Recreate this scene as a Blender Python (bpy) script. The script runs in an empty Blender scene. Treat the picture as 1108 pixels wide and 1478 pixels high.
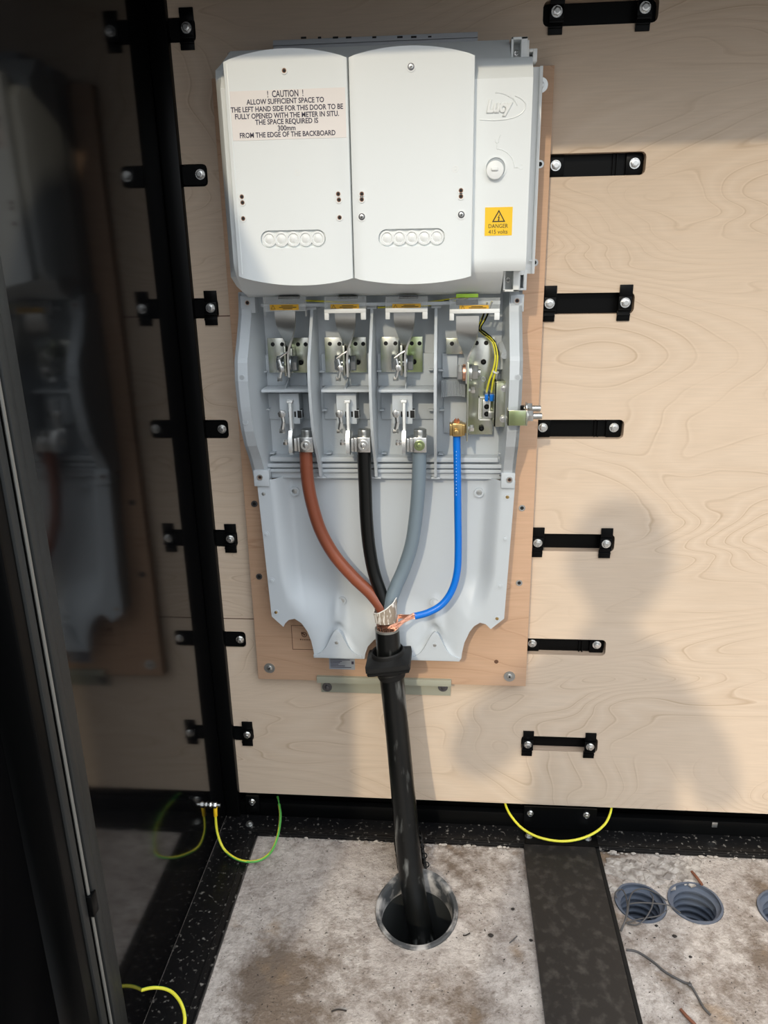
import bpy, bmesh, math, random
from mathutils import Vector, Matrix
from mathutils.noise import noise as pnoise
random.seed(7)
S = bpy.context.scene
COL = S.collection
PI = math.pi

# ------------------------------------------------------------------ camera
CAM_F, PITCH, YAW, ROLL = 1108.0, 0.3217, -0.08797, -0.01818      # focal length in pixels of the 1108 x 1478 frame
CAM_D, CAM_H = 1.30, 1.115                                         # metres in front of the plywood, above the slab
_cy, _sy, _cp, _sp = math.cos(YAW), math.sin(YAW), math.cos(PITCH), math.sin(PITCH)
FWD = Vector((_sy*_cp, _cy*_cp, -_sp))
_r0 = Vector((_cy, -_sy, 0)); _u0 = _r0.cross(FWD)
RIGHT = math.cos(ROLL)*_r0 + math.sin(ROLL)*_u0
UP = -math.sin(ROLL)*_r0 + math.cos(ROLL)*_u0
EYE = Vector((0, -CAM_D, CAM_H))
cd = bpy.data.cameras.new('camera'); cam = bpy.data.objects.new('camera', cd); COL.objects.link(cam)
cd.sensor_fit = 'HORIZONTAL'; cd.sensor_width = 36.0; cd.lens = 36.0*CAM_F/1108.0
cd.clip_start = 0.02; cd.clip_end = 100
cam.matrix_world = Matrix(((RIGHT.x, UP.x, -FWD.x, EYE.x), (RIGHT.y, UP.y, -FWD.y, EYE.y), (RIGHT.z, UP.z, -FWD.z, EYE.z), (0, 0, 0, 1)))
S.camera = cam

# ------------------------------------------------------------------ sky, sun, exposure
W = bpy.data.worlds.new('sky'); S.world = W; W.use_nodes = True
_n = W.node_tree; bg = _n.nodes['Background']; bg.inputs['Strength'].default_value = 2.65
_t = _n.nodes.new('ShaderNodeTexCoord'); _x = _n.nodes.new('ShaderNodeSeparateXYZ'); _r = _n.nodes.new('ShaderNodeValToRGB')   # bright overcast: the zenith is brighter than the horizon
_r.color_ramp.elements[0].color = (0.16, 0.168, 0.175, 1); _r.color_ramp.elements[1].color = (1.0, 1.05, 1.10, 1); _r.color_ramp.elements[1].position = 0.85
_n.links.new(_t.outputs['Generated'], _x.inputs[0]); _n.links.new(_x.outputs['Z'], _r.inputs['Fac']); _n.links.new(_r.outputs['Color'], bg.inputs['Color'])
SUN_AZ, SUN_EL = math.radians(14.0), math.radians(29.0)
sd = bpy.data.lights.new('sun', 'SUN'); sun = bpy.data.objects.new('sun', sd); COL.objects.link(sun)
sd.energy = 1.05; sd.angle = math.radians(1.3); sd.color = (1.0, 0.86, 0.64)
sun_dir = Vector((math.sin(SUN_AZ)*math.cos(SUN_EL), math.cos(SUN_AZ)*math.cos(SUN_EL), -math.sin(SUN_EL)))
sun.rotation_euler = sun_dir.to_track_quat('-Z', 'Y').to_euler(); sun.location = (-1.5, -6, 4)
S.view_settings.view_transform = 'Standard'; S.view_settings.look = 'None'
S.view_settings.gamma = 1.0; S.view_settings.use_curve_mapping = False
S.view_settings.exposure = 0.37

# ------------------------------------------------------------------ measuring helpers
def ray(px, py): return RIGHT*((px-554)/CAM_F) - UP*((py-739)/CAM_F) + FWD
def at(px, py, y):
    d = ray(px, py); return EYE + d*((y-EYE.y)/d.y)
def atz(px, py, z=0.0):
    d = ray(px, py); return EYE + d*((z-EYE.z)/d.z)
def rect(x0, y0, x1, y1, y):
    "metric bounds of an axis-aligned rectangle seen at these pixels, standing at depth y"
    mx, my = (x0+x1)/2, (y0+y1)/2
    return at(x0, my, y).x, at(x1, my, y).x, at(mx, y1, y).z, at(mx, y0, y).z

# ------------------------------------------------------------------ materials
def mat(name, col, rough=0.5, metal=0.0, noise=None, bump=None, spec=0.5, coat=0.0, trans=0.0, ior=1.5, alpha=1.0):
    m = bpy.data.materials.new(name); m.use_nodes = True
    nt = m.node_tree; b = nt.nodes['Principled BSDF']
    b.inputs['Base Color'].default_value = (*col, 1); b.inputs['Roughness'].default_value = rough
    b.inputs['Metallic'].default_value = metal; b.inputs['IOR'].default_value = ior
    b.inputs['Specular IOR Level'].default_value = spec
    b.inputs['Coat Weight'].default_value = coat
    b.inputs['Transmission Weight'].default_value = trans
    b.inputs['Alpha'].default_value = alpha
    tc = nt.nodes.new('ShaderNodeTexCoord')
    if noise:      # (other colour, scale, low, high, stretch)
        c2, sc, lo, hi = noise[:4]; st = noise[4] if len(noise) > 4 else (1, 1, 1)
        mp = nt.nodes.new('ShaderNodeMapping'); mp.inputs['Scale'].default_value = st
        n = nt.nodes.new('ShaderNodeTexNoise'); n.inputs['Scale'].default_value = sc; n.inputs['Detail'].default_value = 6
        r = nt.nodes.new('ShaderNodeValToRGB'); e = r.color_ramp.elements
        e[0].position, e[1].position = lo, hi; e[0].color = (*col, 1); e[1].color = (*c2, 1)
        nt.links.new(tc.outputs['Object'], mp.inputs['Vector']); nt.links.new(mp.outputs['Vector'], n.inputs['Vector'])
        nt.links.new(n.outputs['Fac'], r.inputs['Fac']); nt.links.new(r.outputs['Color'], b.inputs['Base Color'])
    if bump:       # (scale, strength, distance)
        n2 = nt.nodes.new('ShaderNodeTexNoise'); n2.inputs['Scale'].default_value = bump[0]; n2.inputs['Detail'].default_value = 5
        bp = nt.nodes.new('ShaderNodeBump'); bp.inputs['Strength'].default_value = bump[1]; bp.inputs['Distance'].default_value = bump[2]
        nt.links.new(tc.outputs['Object'], n2.inputs['Vector']); nt.links.new(n2.outputs['Fac'], bp.inputs['Height'])
        nt.links.new(bp.outputs['Normal'], b.inputs['Normal'])
    return m

def wood(name, light, mid, dark, scale, rings, stretch, rough=0.55, pores=(4, 90)):
    m = bpy.data.materials.new(name); m.use_nodes = True; nt = m.node_tree; N = nt.nodes.new; L = nt.links.new
    b = nt.nodes['Principled BSDF']; b.inputs['Roughness'].default_value = rough; b.inputs['Specular IOR Level'].default_value = 0.3
    tc = N('ShaderNodeTexCoord'); mp = N('ShaderNodeMapping'); mp.inputs['Scale'].default_value = stretch
    L(tc.outputs['Object'], mp.inputs['Vector'])
    n = N('ShaderNodeTexNoise'); n.inputs['Scale'].default_value = scale; n.inputs['Detail'].default_value = 2.5; n.inputs['Roughness'].default_value = 0.42
    n.inputs['Distortion'].default_value = 0.6
    L(mp.outputs['Vector'], n.inputs['Vector'])
    mul = N('ShaderNodeMath'); mul.operation = 'MULTIPLY'; mul.inputs[1].default_value = rings; L(n.outputs['Fac'], mul.inputs[0])
    fr = N('ShaderNodeMath'); fr.operation = 'FRACT'; L(mul.outputs[0], fr.inputs[0])
    r = N('ShaderNodeValToRGB'); e = r.color_ramp.elements
    e[0].position = 0.0; e[0].color = (*mid, 1); e[1].position = 1.0; e[1].color = (*light, 1)
    a = e.new(0.04); a.color = (*dark, 1); a = e.new(0.10); a.color = (*mid, 1); a = e.new(0.45); a.color = (*light, 1); a = e.new(0.9); a.color = (*mid, 1)
    L(fr.outputs[0], r.inputs['Fac'])
    # the rings come and go
    h_ = N('ShaderNodeTexNoise'); h_.inputs['Scale'].default_value = 5.0; h_.inputs['Detail'].default_value = 3; L(mp.outputs['Vector'], h_.inputs['Vector'])
    hm_ = N('ShaderNodeMapRange'); hm_.inputs['From Min'].default_value = 0.35; hm_.inputs['From Max'].default_value = 0.65; L(h_.outputs['Fac'], hm_.inputs['Value'])
    mx = N('ShaderNodeMix'); mx.data_type = 'RGBA'; mx.inputs[6].default_value = (*[(p_+q_)/2 for p_, q_ in zip(light, mid)], 1); L(hm_.outputs[0], mx.inputs[0]); L(r.outputs['Color'], mx.inputs[7])
    # fine fibres and broad tone
    mp2 = N('ShaderNodeMapping'); mp2.inputs['Scale'].default_value = (pores[0], 30, pores[1]); L(tc.outputs['Object'], mp2.inputs['Vector'])
    f = N('ShaderNodeTexNoise'); f.inputs['Scale'].default_value = 4; f.inputs['Detail'].default_value = 4; L(mp2.outputs['Vector'], f.inputs['Vector'])
    fm = N('ShaderNodeMapRange'); fm.inputs['From Min'].default_value = 0.3; fm.inputs['From Max'].default_value = 0.7
    fm.inputs['To Min'].default_value = 0.975; fm.inputs['To Max'].default_value = 1.06; L(f.outputs['Fac'], fm.inputs['Value'])
    g = N('ShaderNodeTexNoise'); g.inputs['Scale'].default_value = 3.0; g.inputs['Detail'].default_value = 2; L(tc.outputs['Object'], g.inputs['Vector'])
    gm = N('ShaderNodeMapRange'); gm.inputs['To Min'].default_value = 0.90; gm.inputs['To Max'].default_value = 1.10; L(g.outputs['Fac'], gm.inputs['Value'])
    p = N('ShaderNodeMath'); p.operation = 'MULTIPLY'; L(fm.outputs[0], p.inputs[0]); L(gm.outputs[0], p.inputs[1])
    v = N('ShaderNodeVectorMath'); v.operation = 'SCALE'; L(mx.outputs[2], v.inputs[0]); L(p.outputs[0], v.inputs['Scale'])
    L(v.outputs['Vector'], b.inputs['Base Color'])
    return m

def concrete(name):
    m = bpy.data.materials.new(name); m.use_nodes = True; nt = m.node_tree; N = nt.nodes.new; L = nt.links.new
    b = nt.nodes['Principled BSDF']; b.inputs['Roughness'].default_value = 0.85
    tc = N('ShaderNodeTexCoord')
    def nz(sc, det=8, ro=0.6):
        n = N('ShaderNodeTexNoise'); n.inputs['Scale'].default_value = sc; n.inputs['Detail'].default_value = det; n.inputs['Roughness'].default_value = ro
        L(tc.outputs['Object'], n.inputs['Vector']); return n
    def ramp(n, stops):
        r = N('ShaderNodeValToRGB'); e = r.color_ramp.elements
        while len(e) < len(stops): e.new(0.5)
        for k, (p, c) in enumerate(stops): e[k].position = p; e[k].color = (*c, 1)
        L(n.outputs['Fac'], r.inputs['Fac']); return r
    def mix(f, a, c, bl='MIX'):
        x = N('ShaderNodeMix'); x.data_type = 'RGBA'; x.blend_type = bl
        L(f, x.inputs[0]) if not isinstance(f, float) else setattr(x.inputs[0], 'default_value', f)
        L(a, x.inputs[6]); L(c, x.inputs[7]); return x.outputs[2]
    base = ramp(nz(7), [(0.35, (0.42, 0.37, 0.335)), (0.62, (0.58, 0.525, 0.48))])
    fine = ramp(nz(48, 10, 0.78), [(0.34, (0.42, 0.38, 0.35)), (0.50, (0.92, 0.91, 0.90)), (0.62, (1.12, 1.12, 1.12))])
    c1 = mix(0.85, base.outputs[0], fine.outputs[0], 'MULTIPLY')
    big = nz(4.6, 3, 0.5); med = nz(34, 10, 0.74)
    sm0 = N('ShaderNodeMath'); sm0.operation = 'MULTIPLY_ADD'; sm0.inputs[1].default_value = 0.75; L(med.outputs['Fac'], sm0.inputs[0]); L(big.outputs['Fac'], sm0.inputs[2])
    last = sm0
    for c_, rad, amp in (((-.20, -.42, 0), .19, .24), ((-.30, -.36, 0), .10, .14), ((-.02, -.40, 0), .12, .16), ((.10, -.34, 0), .10, .12), ((.40, -.36, 0), .14, .12), ((.55, -.30, 0), .14, .12)):
        dn = N('ShaderNodeVectorMath'); dn.operation = 'DISTANCE'; L(tc.outputs['Object'], dn.inputs[0]); dn.inputs[1].default_value = c_
        mr = N('ShaderNodeMapRange'); mr.inputs['From Min'].default_value = 0; mr.inputs['From Max'].default_value = rad; mr.inputs['To Min'].default_value = amp; mr.inputs['To Max'].default_value = 0; L(dn.outputs['Value'], mr.inputs['Value'])
        ad_ = N('ShaderNodeMath'); L(last.outputs[0], ad_.inputs[0]); L(mr.outputs[0], ad_.inputs[1]); last = ad_
    sm0 = last
    sm = N('ShaderNodeMapRange'); sm.inputs['From Min'].default_value = 0.885; sm.inputs['From Max'].default_value = 1.09; sm.inputs['To Max'].default_value = 0.92; L(sm0.outputs[0], sm.inputs['Value'])
    sc = N('ShaderNodeRGB'); sc.outputs[0].default_value = (0.155, 0.112, 0.08, 1)
    c2 = mix(sm.outputs[0], c1, sc.outputs[0])
    och = ramp(nz(9, 8, 0.6), [(0.60, (0, 0, 0)), (0.74, (0.6, 0.6, 0.6))])
    oc = N('ShaderNodeRGB'); oc.outputs[0].default_value = (0.36, 0.24, 0.135, 1)
    c3 = mix(och.outputs[0], c2, oc.outputs[0])
    spk = ramp(nz(230, 3, 0.5), [(0.66, (0, 0, 0)), (0.72, (1, 1, 1))])
    dk = N('ShaderNodeRGB'); dk.outputs[0].default_value = (0.05, 0.04, 0.035, 1)
    c4 = mix(spk.outputs[0], c3, dk.outputs[0])
    L(c4, b.inputs['Base Color'])
    n1, n2 = nz(26, 8, 0.65), nz(150, 4, 0.6)
    ad = N('ShaderNodeMath'); ad.operation = 'MULTIPLY_ADD'; ad.inputs[1].default_value = 0.3; L(n2.outputs['Fac'], ad.inputs[0]); L(n1.outputs['Fac'], ad.inputs[2])
    bp = N('ShaderNodeBump'); bp.inputs['Strength'].default_value = 0.9; bp.inputs['Distance'].default_value = 0.009
    L(ad.outputs[0], bp.inputs['Height']); L(bp.outputs['Normal'], b.inputs['Normal'])
    return m

M = dict(
    ply=wood('birch_plywood', (0.67, 0.545, 0.425), (0.615, 0.485, 0.365), (0.49, 0.365, 0.255), 2.3, 38, (0.55, 1, 1.7)),
    board=wood('pink_backboard', (0.60, 0.395, 0.265), (0.56, 0.36, 0.235), (0.47, 0.285, 0.18), 2.2, 22, (0.4, 1, 3.4)),
    plyedge=mat('plywood_edge', (0.58, 0.45, 0.34), 0.7, noise=((0.44, 0.32, 0.23), 30, .4, .6, (1, 60, 1))),
    black_gloss=mat('black_gloss_panel', (0.003, 0.003, 0.0034), 0.085, spec=0.40, bump=(2.2, 0.04, 0.02)),
    black_paint=mat('black_painted_steel', (0.0022, 0.0024, 0.0026), 0.34, spec=0.13, bump=(300, 0.08, 0.0005)),
    black_dusty=mat('black_dusty_steel', (0.006, 0.006, 0.0065), 0.36, spec=0.3, noise=((0.30, 0.28, 0.255), 120, .60, .78), bump=(120, 0.15, 0.001)),
    beam=mat('scuffed_black_beam', (0.022, 0.0195, 0.0175), 0.5, spec=0.35, noise=((0.075, 0.067, 0.058), 60, .50, .82), bump=(60, 0.2, 0.001)),
    rubber=mat('black_rubber', (0.008, 0.008, 0.008), 0.6, spec=0.3, bump=(120, 0.2, 0.001)),
    seal=mat('rubber_door_seal', (0.020, 0.022, 0.022), 0.5),
    seal_strip=mat('grey_seal_strip', (0.30, 0.30, 0.28), 0.35, metal=0.6),
    white=mat('white_plastic', (0.82, 0.855, 0.855), 0.33),
    white2=mat('white_plastic_pale', (0.84, 0.86, 0.85), 0.4),
    grey=mat('grey_plastic', (0.52, 0.56, 0.59), 0.42),
    grey2=mat('grey_plastic_dark', (0.40, 0.43, 0.45), 0.45),
    clear=mat('clear_plastic', (0.90, 0.93, 0.92), 0.10, alpha=0.16),
    zinc=mat('zinc_plate', (0.62, 0.62, 0.56), 0.27, 1.0, noise=((0.50, 0.54, 0.36), 22, .42, .62), bump=(60, 0.08, 0.001)),
    zinc_green=mat('green_passivated_zinc', (0.46, 0.54, 0.28), 0.28, 1.0, noise=((0.60, 0.62, 0.48), 30, .5, .66)),
    steel=mat('bright_steel', (0.78, 0.78, 0.76), 0.27, 1.0, bump=(90, 0.06, 0.001)),
    nut=mat('blue_grey_nut_steel', (0.42, 0.45, 0.47), 0.30, 1.0), link=mat('twisted_link_metal', (0.74, 0.74, 0.71), 0.36, 1.0, bump=(40, 0.1, 0.002)),
    dull_steel=mat('dull_steel', (0.60, 0.61, 0.60), 0.36, 1.0),
    dark_steel=mat('dark_screw_steel', (0.16, 0.16, 0.17), 0.35, 1.0),
    copper_dark=mat('dull_copper', (0.33, 0.19, 0.13), 0.5, 0.5),
    brass=mat('brass', (0.62, 0.43, 0.18), 0.28, 1.0),
    copper=mat('copper', (0.86, 0.47, 0.33), 0.30, 1.0),
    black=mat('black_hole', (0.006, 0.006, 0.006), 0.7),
    sheath=mat('black_cable_sheath', (0.005, 0.0055, 0.0055), 0.28, spec=0.35, noise=((0.17, 0.175, 0.17), 15, .565, .72, (3, 3, .5)), bump=(45, 0.25, 0.002)),
    core_brown=mat('brown_insulation', (0.25, 0.070, 0.035), 0.33),
    core_black=mat('black_insulation', (0.005, 0.0055, 0.0055), 0.30, spec=0.35, bump=(50, 0.2, 0.002)),
    core_grey=mat('grey_insulation', (0.175, 0.225, 0.265), 0.38),
    blue=mat('blue_tape', (0.0, 0.16, 0.66), 0.33, bump=(70, 0.2, 0.001)),
    paper=mat('crinkled_tape', (0.31, 0.25, 0.19), 0.6, noise=((0.82, 0.78, 0.72), 55, .52, .60, (4, 4, .8)), bump=(80, 0.5, 0.002)),
    tape_edge=mat('white_tape_edge', (0.85, 0.83, 0.78), 0.6),
    label_white=mat('label_paper', (0.86, 0.81, 0.78), 0.5),
    ink=mat('dark_ink', (0.035, 0.03, 0.06), 0.6),
    ink_black=mat('black_ink', (0.02, 0.018, 0.015), 0.6),
    ink_brown=mat('burnt_stamp', (0.12, 0.055, 0.03), 0.7),
    yellow=mat('yellow_sticker', (0.90, 0.56, 0.015), 0.45),
    orange=mat('amber_sticker', (0.72, 0.40, 0.02), 0.4),
    sticker=mat('grey_sticker', (0.33, 0.36, 0.40), 0.4),
    green_w=mat('green_insulation', (0.10, 0.42, 0.08), 0.4),
    yellow_w=mat('yellow_insulation', (0.80, 0.74, 0.05), 0.4),
    lime=mat('lime_tag', (0.45, 0.75, 0.06), 0.5),
    rail=mat('olive_grey_rail', (0.37, 0.37, 0.29), 0.45),
    rail_w=mat('pale_slotted_rail', (0.50, 0.52, 0.55), 0.45),
    concrete=concrete('stained_concrete'),
    duct=mat('grey_duct', (0.06, 0.064, 0.068), 0.5, noise=((0.44, 0.42, 0.40), 34, .46, .64), bump=(80, 0.2, 0.001)),
    duct_in=mat('shaded_duct_wall', (0.028, 0.030, 0.030), 0.5),
    corr=mat('blue_grey_duct', (0.105, 0.125, 0.165), 0.42),
    wire_dark=mat('weathered_wire', (0.085, 0.08, 0.078), 0.6),
    twig=mat('red_brown_twig', (0.20, 0.075, 0.04), 0.8),
    stone=mat('lime_rubble', (0.46, 0.42, 0.38), 0.9, noise=((0.24, 0.21, 0.185), 60, .42, .62), bump=(90, 0.5, 0.003)),
    dirt=mat('dark_dirt', (0.030, 0.024, 0.02), 0.9),
    soil=mat('outdoor_ground', (0.15, 0.138, 0.125), 0.9, noise=((0.11, 0.10, 0.09), 4, .4, .6)),
    brass_lip=mat('lips', (0.42, 0.18, 0.15), 0.5), skin=mat('skin', (0.58, 0.36, 0.27), 0.5), jacket=mat('navy_jacket', (0.045, 0.055, 0.09), 0.8),
    trousers=mat('grey_trousers', (0.07, 0.07, 0.075), 0.85), hair=mat('brown_hair', (0.05, 0.03, 0.02), 0.7),
    boot=mat('tan_boots', (0.18, 0.10, 0.05), 0.7), phone=mat('phone_shell', (0.02, 0.02, 0.022), 0.3),
)

# ------------------------------------------------------------------ mesh builder
ORG = {}
class MB:
    def __init__(s): s.bm = bmesh.new()
    def _add(s, vs, fs, mi=0):
        bv = [s.bm.verts.new(v) for v in vs]; out = []
        for f in fs:
            try:
                fc = s.bm.faces.new([bv[i] for i in f]); fc.material_index = mi; out.append(fc)
            except ValueError: pass
        return bv, out
    def box(s, x0, x1, y0, y1, z0, z1, bev=0.0, seg=2, mi=0, axis=None):
        x0, x1 = min(x0, x1), max(x0, x1); y0, y1 = min(y0, y1), max(y0, y1); z0, z1 = min(z0, z1), max(z0, z1)
        vs = [(x, y, z) for x in (x0, x1) for y in (y0, y1) for z in (z0, z1)]
        bv, fs = s._add(vs, [(0, 1, 3, 2), (4, 6, 7, 5), (0, 4, 5, 1), (2, 3, 7, 6), (0, 2, 6, 4), (1, 5, 7, 3)], mi)
        if bev:
            ed = {e for f in fs for e in f.edges}
            if axis is not None:
                ed = [e for e in ed if abs((e.verts[0].co-e.verts[1].co)[axis]) > 1e-6]
            bmesh.ops.bevel(s.bm, geom=list(ed), offset=min(bev, .49*min(x1-x0, y1-y0, z1-z0) if axis is None else bev), segments=seg, affect='EDGES', profile=0.5)
        return s
    def pbox(s, px0, py0, px1, py1, yf, yb, bev=0.0, seg=2, mi=0):
        x0, x1, z0, z1 = rect(px0, py0, px1, py1, yf)
        return s.box(x0, x1, yf, yb, z0, z1, bev, seg, mi)
    def prism(s, poly, y0, y1, mi=0, bev=0.0):       # poly of (x,z), y0 is the front
        n = len(poly)
        vs = [(x, y0, z) for x, z in poly]+[(x, y1, z) for x, z in poly]
        fs = [tuple(range(n)), tuple(range(2*n-1, n-1, -1))]+[(i, i+n, (i+1) % n+n, (i+1) % n) for i in range(n)]
        bv, f = s._add(vs, fs, mi)
        if bev: bmesh.ops.bevel(s.bm, geom=list(f[0].edges), offset=bev, segments=2, affect='EDGES', profile=0.5)
        return s
    def prismx(s, poly, x0, x1, mi=0):               # poly of (y,z)
        n = len(poly)
        vs = [(x0, y, z) for y, z in poly]+[(x1, y, z) for y, z in poly]
        s._add(vs, [tuple(range(n)), tuple(range(2*n-1, n-1, -1))]+[(i, i+n, (i+1) % n+n, (i+1) % n) for i in range(n)], mi)
        return s
    def cyl(s, p0, p1, r, seg=16, r1=None, mi=0, cap=True, bev=0.0):
        p0, p1 = Vector(p0), Vector(p1); r1 = r if r1 is None else r1
        d = (p1-p0).normalized(); a = d.orthogonal().normalized(); b = d.cross(a)
        vs = [p0+(a*math.cos(2*PI*k/seg)+b*math.sin(2*PI*k/seg))*r for k in range(seg)]
        vs += [p1+(a*math.cos(2*PI*k/seg)+b*math.sin(2*PI*k/seg))*r1 for k in range(seg)]
        fs = [(i, (i+1) % seg, (i+1) % seg+seg, i+seg) for i in range(seg)]
        if cap: fs += [tuple(range(seg-1, -1, -1)), tuple(range(seg, 2*seg))]
        bv, f = s._add(vs, fs, mi)
        if bev and cap: bmesh.ops.bevel(s.bm, geom=list({e for q in f[-2:] for e in q.edges}), offset=bev, segments=2, affect='EDGES', profile=0.5)
        return s
    def ring(s, c, ax, ro, ri, h, seg=20, mi=0):     # flat washer, c is the centre of the back, ax points to the front
        c, ax = Vector(c), Vector(ax).normalized(); a = ax.orthogonal().normalized(); b = ax.cross(a)
        vs = []
        for k in range(seg):
            u = a*math.cos(2*PI*k/seg)+b*math.sin(2*PI*k/seg)
            vs += [c+u*ro, c+u*ro+ax*h, c+u*ri+ax*h, c+u*ri]
        fs = []
        for k in range(seg):
            i, j = 4*k, 4*((k+1) % seg)
            for q in range(4): fs.append((i+q, j+q, j+(q+1) % 4, i+(q+1) % 4))
        s._add(vs, fs, mi); return s
    def tube(s, pts, r, seg=12, cap=True, mi=0, smooth=6, two=None, scale=None):
        P = spline(pts, smooth) if smooth > 1 else [Vector(p) for p in pts]
        n = len(P); rs = r if isinstance(r, (list, tuple)) else None
        up = None; rings = []
        for i, p in enumerate(P):
            t = (P[min(i+1, n-1)]-P[max(i-1, 0)]).normalized()
            if up is None: up = t.orthogonal().normalized()
            up = (up-t*up.dot(t)).normalized(); bb = t.cross(up)
            if rs:
                f = i/(n-1)*(len(rs)-1); k = min(int(f), len(rs)-2); rr = rs[k]+(rs[k+1]-rs[k])*(f-k)
            else: rr = r
            rings.append([s.bm.verts.new(p+(up*math.cos(2*PI*k/seg)+bb*math.sin(2*PI*k/seg))*rr) for k in range(seg)])
        for i in range(n-1):
            for k in range(seg):
                f = s.bm.faces.new((rings[i][k], rings[i][(k+1) % seg], rings[i+1][(k+1) % seg], rings[i+1][k]))
                f.material_index = mi if two is None else (0 if ((k+int(i*two[0])) % seg) < two[1] else 1)
        if cap:
            f = s.bm.faces.new(rings[0][::-1]); f.material_index = mi
            f = s.bm.faces.new(rings[-1]); f.material_index = mi
        return s
    def hexa(s, p0, p1, r, mi=0): return s.cyl(p0, p1, r, 6, mi=mi, bev=r*0.12)
    def lathe(s, c, prof, seg=28, mi=0, tilt=None, sx=1, sy=1, close=False):      # prof of (r,z) about the vertical through c
        c = Vector(c); rings = []
        for r, z in prof:
            ring = []
            for k in range(seg):
                v = Vector((r*sx*math.cos(2*PI*k/seg), r*sy*math.sin(2*PI*k/seg), z))
                if tilt is not None: v = tilt @ v
                ring.append(s.bm.verts.new(c+v))
            rings.append(ring)
        for i in range(len(rings)-1):
            for k in range(seg):
                f = s.bm.faces.new((rings[i][k], rings[i][(k+1) % seg], rings[i+1][(k+1) % seg], rings[i+1][k])); f.material_index = mi
        return s
    def grid(s, fn, nu, nv, mi=0):
        vs = [fn(i/nu, j/nv) for j in range(nv+1) for i in range(nu+1)]
        fs = [(j*(nu+1)+i, j*(nu+1)+i+1, (j+1)*(nu+1)+i+1, (j+1)*(nu+1)+i) for j in range(nv) for i in range(nu)]
        return s._add(vs, fs, mi)
    def mesh(s, name, mats, ang=35, o=(0, 0, 0), recalc=True):
        if recalc: bmesh.ops.recalc_face_normals(s.bm, faces=s.bm.faces[:])
        bmesh.ops.translate(s.bm, verts=s.bm.verts[:], vec=-Vector(o))
        me = bpy.data.meshes.new(name); s.bm.to_mesh(me); s.bm.free()
        for m in (mats if isinstance(mats, (list, tuple)) else [mats]): me.materials.append(m)
        me.polygons.foreach_set('use_smooth', [True]*len(me.polygons)); me.set_sharp_from_angle(angle=math.radians(ang))
        return me
    def build(s, name, mats, parent=None, ang=35, origin=None, recalc=True, label=None):
        o = ORG[parent.name] if parent is not None else Vector(origin or (0, 0, 0))
        ob = bpy.data.objects.new(name, s.mesh(name, mats, ang, o, recalc)); COL.objects.link(ob)
        if parent is not None: ob.parent = parent
        else: ob.location = o
        ORG[ob.name] = Vector(o)
        if label: ob['label'] = label
        return ob

def spline(pts, k):
    P = [Vector(p) for p in pts]; out = []
    for i in range(len(P)-1):
        a, b, c, d = P[max(i-1, 0)], P[i], P[i+1], P[min(i+2, len(P)-1)]
        for j in range(k):
            t = j/k
            out.append(0.5*((2*b)+(c-a)*t+(2*a-5*b+4*c-d)*t*t+(3*b-a-3*c+d)*t**3))
    out.append(P[-1]); return out

def thing(name, label, cat, loc, group=None):
    o = bpy.data.objects.new(name, None); COL.objects.link(o); o.location = loc; o.empty_display_size = 0.03
    o['label'] = label; o['category'] = cat
    if group: o['group'] = group
    ORG[o.name] = Vector(loc); return o
def tag(o, label, cat, group=None):
    o['label'] = label; o['category'] = cat
    if group: o['group'] = group
    return o
def struct(o): o['kind'] = 'structure'; return o
def stuff(o): o['kind'] = 'stuff'; return o
def copy_part(o, off, parent):
    c = o.copy(); COL.objects.link(c); c.parent = parent
    c.location = o.location+Vector(off)
    ORG[c.name] = ORG[o.name]
    for ch in o.children:
        d = ch.copy(); COL.objects.link(d); d.parent = c
    return c
def boolean_cut(me, cutters):
    tmp = bpy.data.objects.new('tmp', me); COL.objects.link(tmp); cs = []
    for c in cutters:
        k = bpy.data.objects.new('cut', c); COL.objects.link(k); cs.append(k)
        md = tmp.modifiers.new('b', 'BOOLEAN'); md.operation = 'DIFFERENCE'; md.object = k; md.solver = 'EXACT'
    bpy.context.view_layer.update()
    ev = tmp.evaluated_get(bpy.context.evaluated_depsgraph_get())
    out = bpy.data.meshes.new_from_object(ev)
    for k in cs+[tmp]: bpy.data.objects.remove(k)
    return out
def lettering(txt, size, m, parent, centre, name='lettering', depth=0.0003, shear=0.0, rot=0.0, sx=1.0, bold=0.0, bevel=0.0):
    cu = bpy.data.curves.new('t', 'FONT'); cu.body = txt; cu.size = size; cu.align_x = 'CENTER'; cu.align_y = 'CENTER'
    cu.extrude = depth; cu.shear = shear; cu.offset = bold; cu.bevel_depth = bevel; cu.bevel_resolution = 1; cu.resolution_u = 3
    t = bpy.data.objects.new('t', cu); COL.objects.link(t); bpy.context.view_layer.update()
    me = bpy.data.meshes.new_from_object(t.evaluated_get(bpy.context.evaluated_depsgraph_get()))
    bpy.data.objects.remove(t)
    o = ORG[parent.name]; c = Vector(centre)-o
    ca, sa = math.cos(rot), math.sin(rot)
    for v in me.vertices:
        x, y, z = v.co.x*sx, v.co.y, v.co.z
        v.co = (c.x+x*ca-y*sa, c.y-z, c.z+x*sa+y*ca)
    me.materials.clear(); me.materials.append(m); me.name = name
    ob = bpy.data.objects.new(name, me); COL.objects.link(ob); ob.parent = parent; ORG[ob.name] = o
    return ob

# ================================================================== SETTING
ROWS = [1.444, 1.242, 1.037, 0.831, 0.626, 0.418, 0.206]
XW = -0.457                                    # inner face of the left wall
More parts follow.
